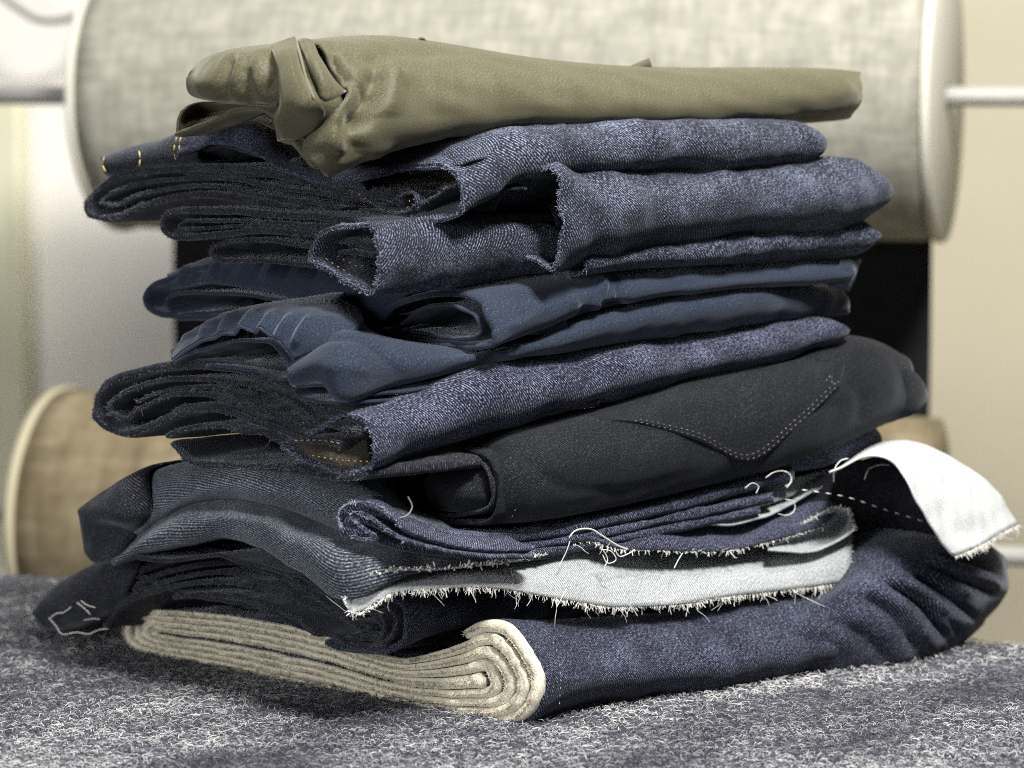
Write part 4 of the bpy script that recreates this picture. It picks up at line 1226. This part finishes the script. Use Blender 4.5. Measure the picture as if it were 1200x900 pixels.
patch('hip_panel', C, [
    ('back', 0.10, -0.004),
    ([(206, 162), (230, 150), (256, 139), (280, 138), (304, 146), (335, 172), (365, 196), (420, 205)], [-.012, -.014, -.016, -.016, -.016, -.014, -.012, -.012]),
    ([(207, 172), (232, 160), (256, 152), (282, 153), (308, 166), (338, 188), (370, 204), (425, 212)], [0, .001, .002, .002, .001, 0, -.002, -.004]),
    ([(209, 186), (232, 175), (255, 170), (280, 173), (308, 186), (338, 202), (372, 213), (430, 222)], [.004, .006, .008, .008, .007, .006, .004, .002])],
    M['indigo_dark'], b1, seed=126, amp=0.001, freq=22)

# ---- olive trousers on top
C = corner(374, -0.008, 150)
ol = thing('folded_trousers', (C[0], C[1] + 0.1, z_at(374, 198, C[1])), 'olive sateen trousers folded on the very top of the pile, waistband crumpled at the left', 'trousers')
patch('leg', C, [
    ('back', 0.16, -0.006),
    ([(350, 50), (400, 46), (450, 45), (500, 50), (560, 60), (640, 72), (720, 79), (800, 82), (880, 82), (940, 82), (975, 83), (1003, 86)], [-.05, -.05, -.05, -.05, -.045, -.042, -.04, -.038, -.036, -.036, -0.038, -0.052]),
    ([(362, 54), (405, 58), (450, 60), (505, 66), (565, 76), (645, 85), (725, 89), (800, 91), (880, 91), (945, 89), (980, 89), (1007, 92)], [-.022, -.020, -.018, -.018, -.016, -.015, -.014, -.013, -.012, -.014, -0.016, -0.030]),
    ([(388, 78), (420, 82), (460, 86), (510, 90), (570, 96), (648, 101), (726, 103), (802, 104), (880, 103), (948, 101), (986, 100), (1010, 101)], [-.008, -.006, -.004, -.004, -.003, -.003, -.003, -.003, -.003, -.005, -0.007, -0.021]),
    ([(408, 106), (430, 110), (466, 112), (515, 112), (575, 114), (650, 116), (728, 117), (804, 117), (880, 116), (948, 114), (986, 112), (1010, 110)], [.001, .002, .002, .002, .002, .002, .002, .002, .002, 0, -0.002, -0.016]),
    ([(382, 142), (415, 142), (460, 138), (515, 132), (575, 129), (652, 129), (730, 130), (806, 130), (880, 129), (946, 127), (982, 125), (1006, 121)], [.004, .006, .006, .005, .004, .003, .003, .003, .003, 0, -0.002, -0.016]),
    ([(356, 172), (400, 168), (455, 158), (515, 148), (575, 142), (652, 139), (730, 139), (806, 139), (880, 138), (943, 136), (976, 133), (999, 130)], [.003, .007, .006, .004, .002, 0, 0, 0, 0, -.003, -0.005, -0.019]),
    ([(375, 198), (415, 188), (460, 174), (515, 160), (575, 152), (652, 147), (730, 144), (806, 144), (880, 143), (940, 142), (970, 140), (989, 138)], [.001, 0, -.004, -.010, -.016, -.018, -.018, -.018, -.018, -.022, -0.024, -0.038]),
    ('back', 0.14, 0.004)], M['olive'], ol, amp=0.0012, freq=14, seed=130, step=0.0018, th=0.0026, creases=[
        ([(444, 76), (436, 110), (420, 135), (405, 150)], 13, -0.0080), ([(470, 72), (452, 100), (448, 140)], 16, 0.0048),
        ([(396, 124), (390, 156), (398, 184)], 8, 0.0042), ([(416, 128), (412, 160), (424, 186)], 13, -0.0040),
        ([(385, 66), (400, 90), (412, 104)], 7, -0.0064), ([(365, 52), (386, 76), (406, 102)], 5, 0.0048),
        ([(400, 84), (425, 104), (440, 128)], 5, -0.0024), ([(395, 70), (440, 72), (490, 84)], 6, -0.0020), ([(360, 180), (380, 176), (410, 186)], 5, -0.0020), ([(420, 70), (470, 62), (520, 66)], 9, -0.0032)])
patch('inner_waist', C, [
    ([(318, 58), (345, 52), (380, 58), (415, 80)], [-.035, -.035, -.035, -.03]),
    ([(318, 90), (345, 90), (385, 92), (425, 100)], [-.020, -.014, -.012, -.02]),
    ([(322, 125), (350, 125), (390, 125), (425, 125)], [-.016, -.006, -.002, -.008]),
    ([(325, 165), (352, 170), (385, 165), (420, 160)], [-.02, -.012, -.008, -.01])], M['olive'], ol, seed=139)
o, G = patch('waistband', C, [
    ([(316, 56), (330, 51), (347, 46)], [-.02, -.02, -.02]),
    ([(322, 68), (337, 66), (351, 66)], [.004, .005, .003]),
    ([(329, 98), (345, 96), (360, 98)], [.014, .016, .014]),
    ([(329, 122), (350, 124), (376, 120)], [.018, .021, .019]),
    ([(323, 146), (346, 142), (380, 134)], [.016, .014, .012]),
    ([(330, 162), (348, 162), (366, 154)], [.004, .003, .003])], M['olive'], ol, th=0.0022, seed=131, amp=0.0006, creases=[([(346, 60), (356, 95), (368, 118)], 3, 0.0015)])
threads('piping', [px_thread(C, [(347, 47), (352, 66), (359, 92), (368, 116)], [-.016, .0055, .0155, .0205], n=40)], 0.0008, M['olive_thread'], ol)
stitch_row('waist_stitch', C, [(338, 62), (346, 92), (356, 112), (364, 122)], .019, M['grey_thread'], ol, dash=4, gap=4, rad=0.0003)
patch('pleat', C, [
    ([(350, 48), (358, 47), (366, 50)], [-.016, -.014, -.016]),
    ([(360, 72), (368, 74), (378, 76)], [.004, .009, .004]),
    ([(368, 96), (378, 98), (394, 100)], [.010, .015, .008]),
    ([(374, 114), (382, 119), (404, 108)], [.014, .016, .008])], M['olive'], ol, th=0.0018, seed=132, amp=0.0004)
patch('crumpled_top', C, [
    ('back', 0.08, 0.0),
    ([(238, 99), (226, 82), (242, 69), (268, 60), (296, 56), (322, 54)], [-.055, -.024, -.022, -.018, -.018, -.018]),
    ([(231, 98), (221, 90), (238, 84), (268, 74), (296, 70), (324, 68)], [-.055, -.024, -.006, 0, 0, 0]),
    ([(231, 99), (220, 99), (238, 100), (268, 94), (298, 92), (328, 92)], [-.055, -.024, .000, .006, .006, .006]),
    ([(231, 99), (222, 107), (242, 111), (270, 112), (300, 112), (330, 114)], [-.055, -.024, -.002, .004, .004, .004]),
    ([(232, 100), (228, 112), (248, 117), (275, 120), (302, 120), (328, 121)], [-.055, -.024, -.014, -.008, -.008, -.008]),
    ('back', 0.05, 0.0)], M['olive'], ol, seed=133, step=0.0012, amp=0.0008, freq=25, creases=[
        ([(274, 60), (268, 82), (262, 106), (268, 118)], 7, -0.0042), ([(286, 60), (280, 84), (276, 104), (284, 120)], 6, 0.0030),
        ([(292, 78), (292, 98), (300, 118)], 6, -0.0042), ([(304, 62), (302, 84), (306, 106), (312, 118)], 7, 0.0026),
        ([(322, 66), (320, 90), (314, 114)], 7, -0.0045)])
patch('inner_waist', C, [
    ([(212, 130), (226, 121), (260, 119), (300, 120), (335, 124)], [-.030, -.045, -.060, -.060, -.05]),
    ([(208, 142), (224, 136), (258, 132), (298, 130), (335, 140)], [-.024, -.050, -.065, -.065, -.05]),
    ([(207, 156), (222, 150), (252, 142), (296, 140), (340, 158)], [-.020, -.035, -.045, -.045, -.04])], M['olive'], ol, seed=134, amp=0.0006)
fold('hem_lip', C, [(206, 158), (226, 150), (252, 139), (275, 129), (300, 127), (320, 137), (335, 158), (350, 178), (368, 194)], 6, M['olive'], ol, length=0.022, rnd=0, seed=135, amp=0.0006)
for p_ in ([(488, 50), (492, 45), (498, 47), (500, 52)],):
    threads('loose_thread', [px_thread(C, p_, -.05)], 0.0008, M['olive'], ol)
patch('belt_loop', C, [([(738, 79), (748, 74), (760, 69)], -.042), ([(740, 82), (750, 79), (762, 74)], [-.040] * 3), ([(744, 86), (754, 83), (764, 78)], -.042)], M['olive'], ol, seed=136, th=0.0016, amp=0.0002)
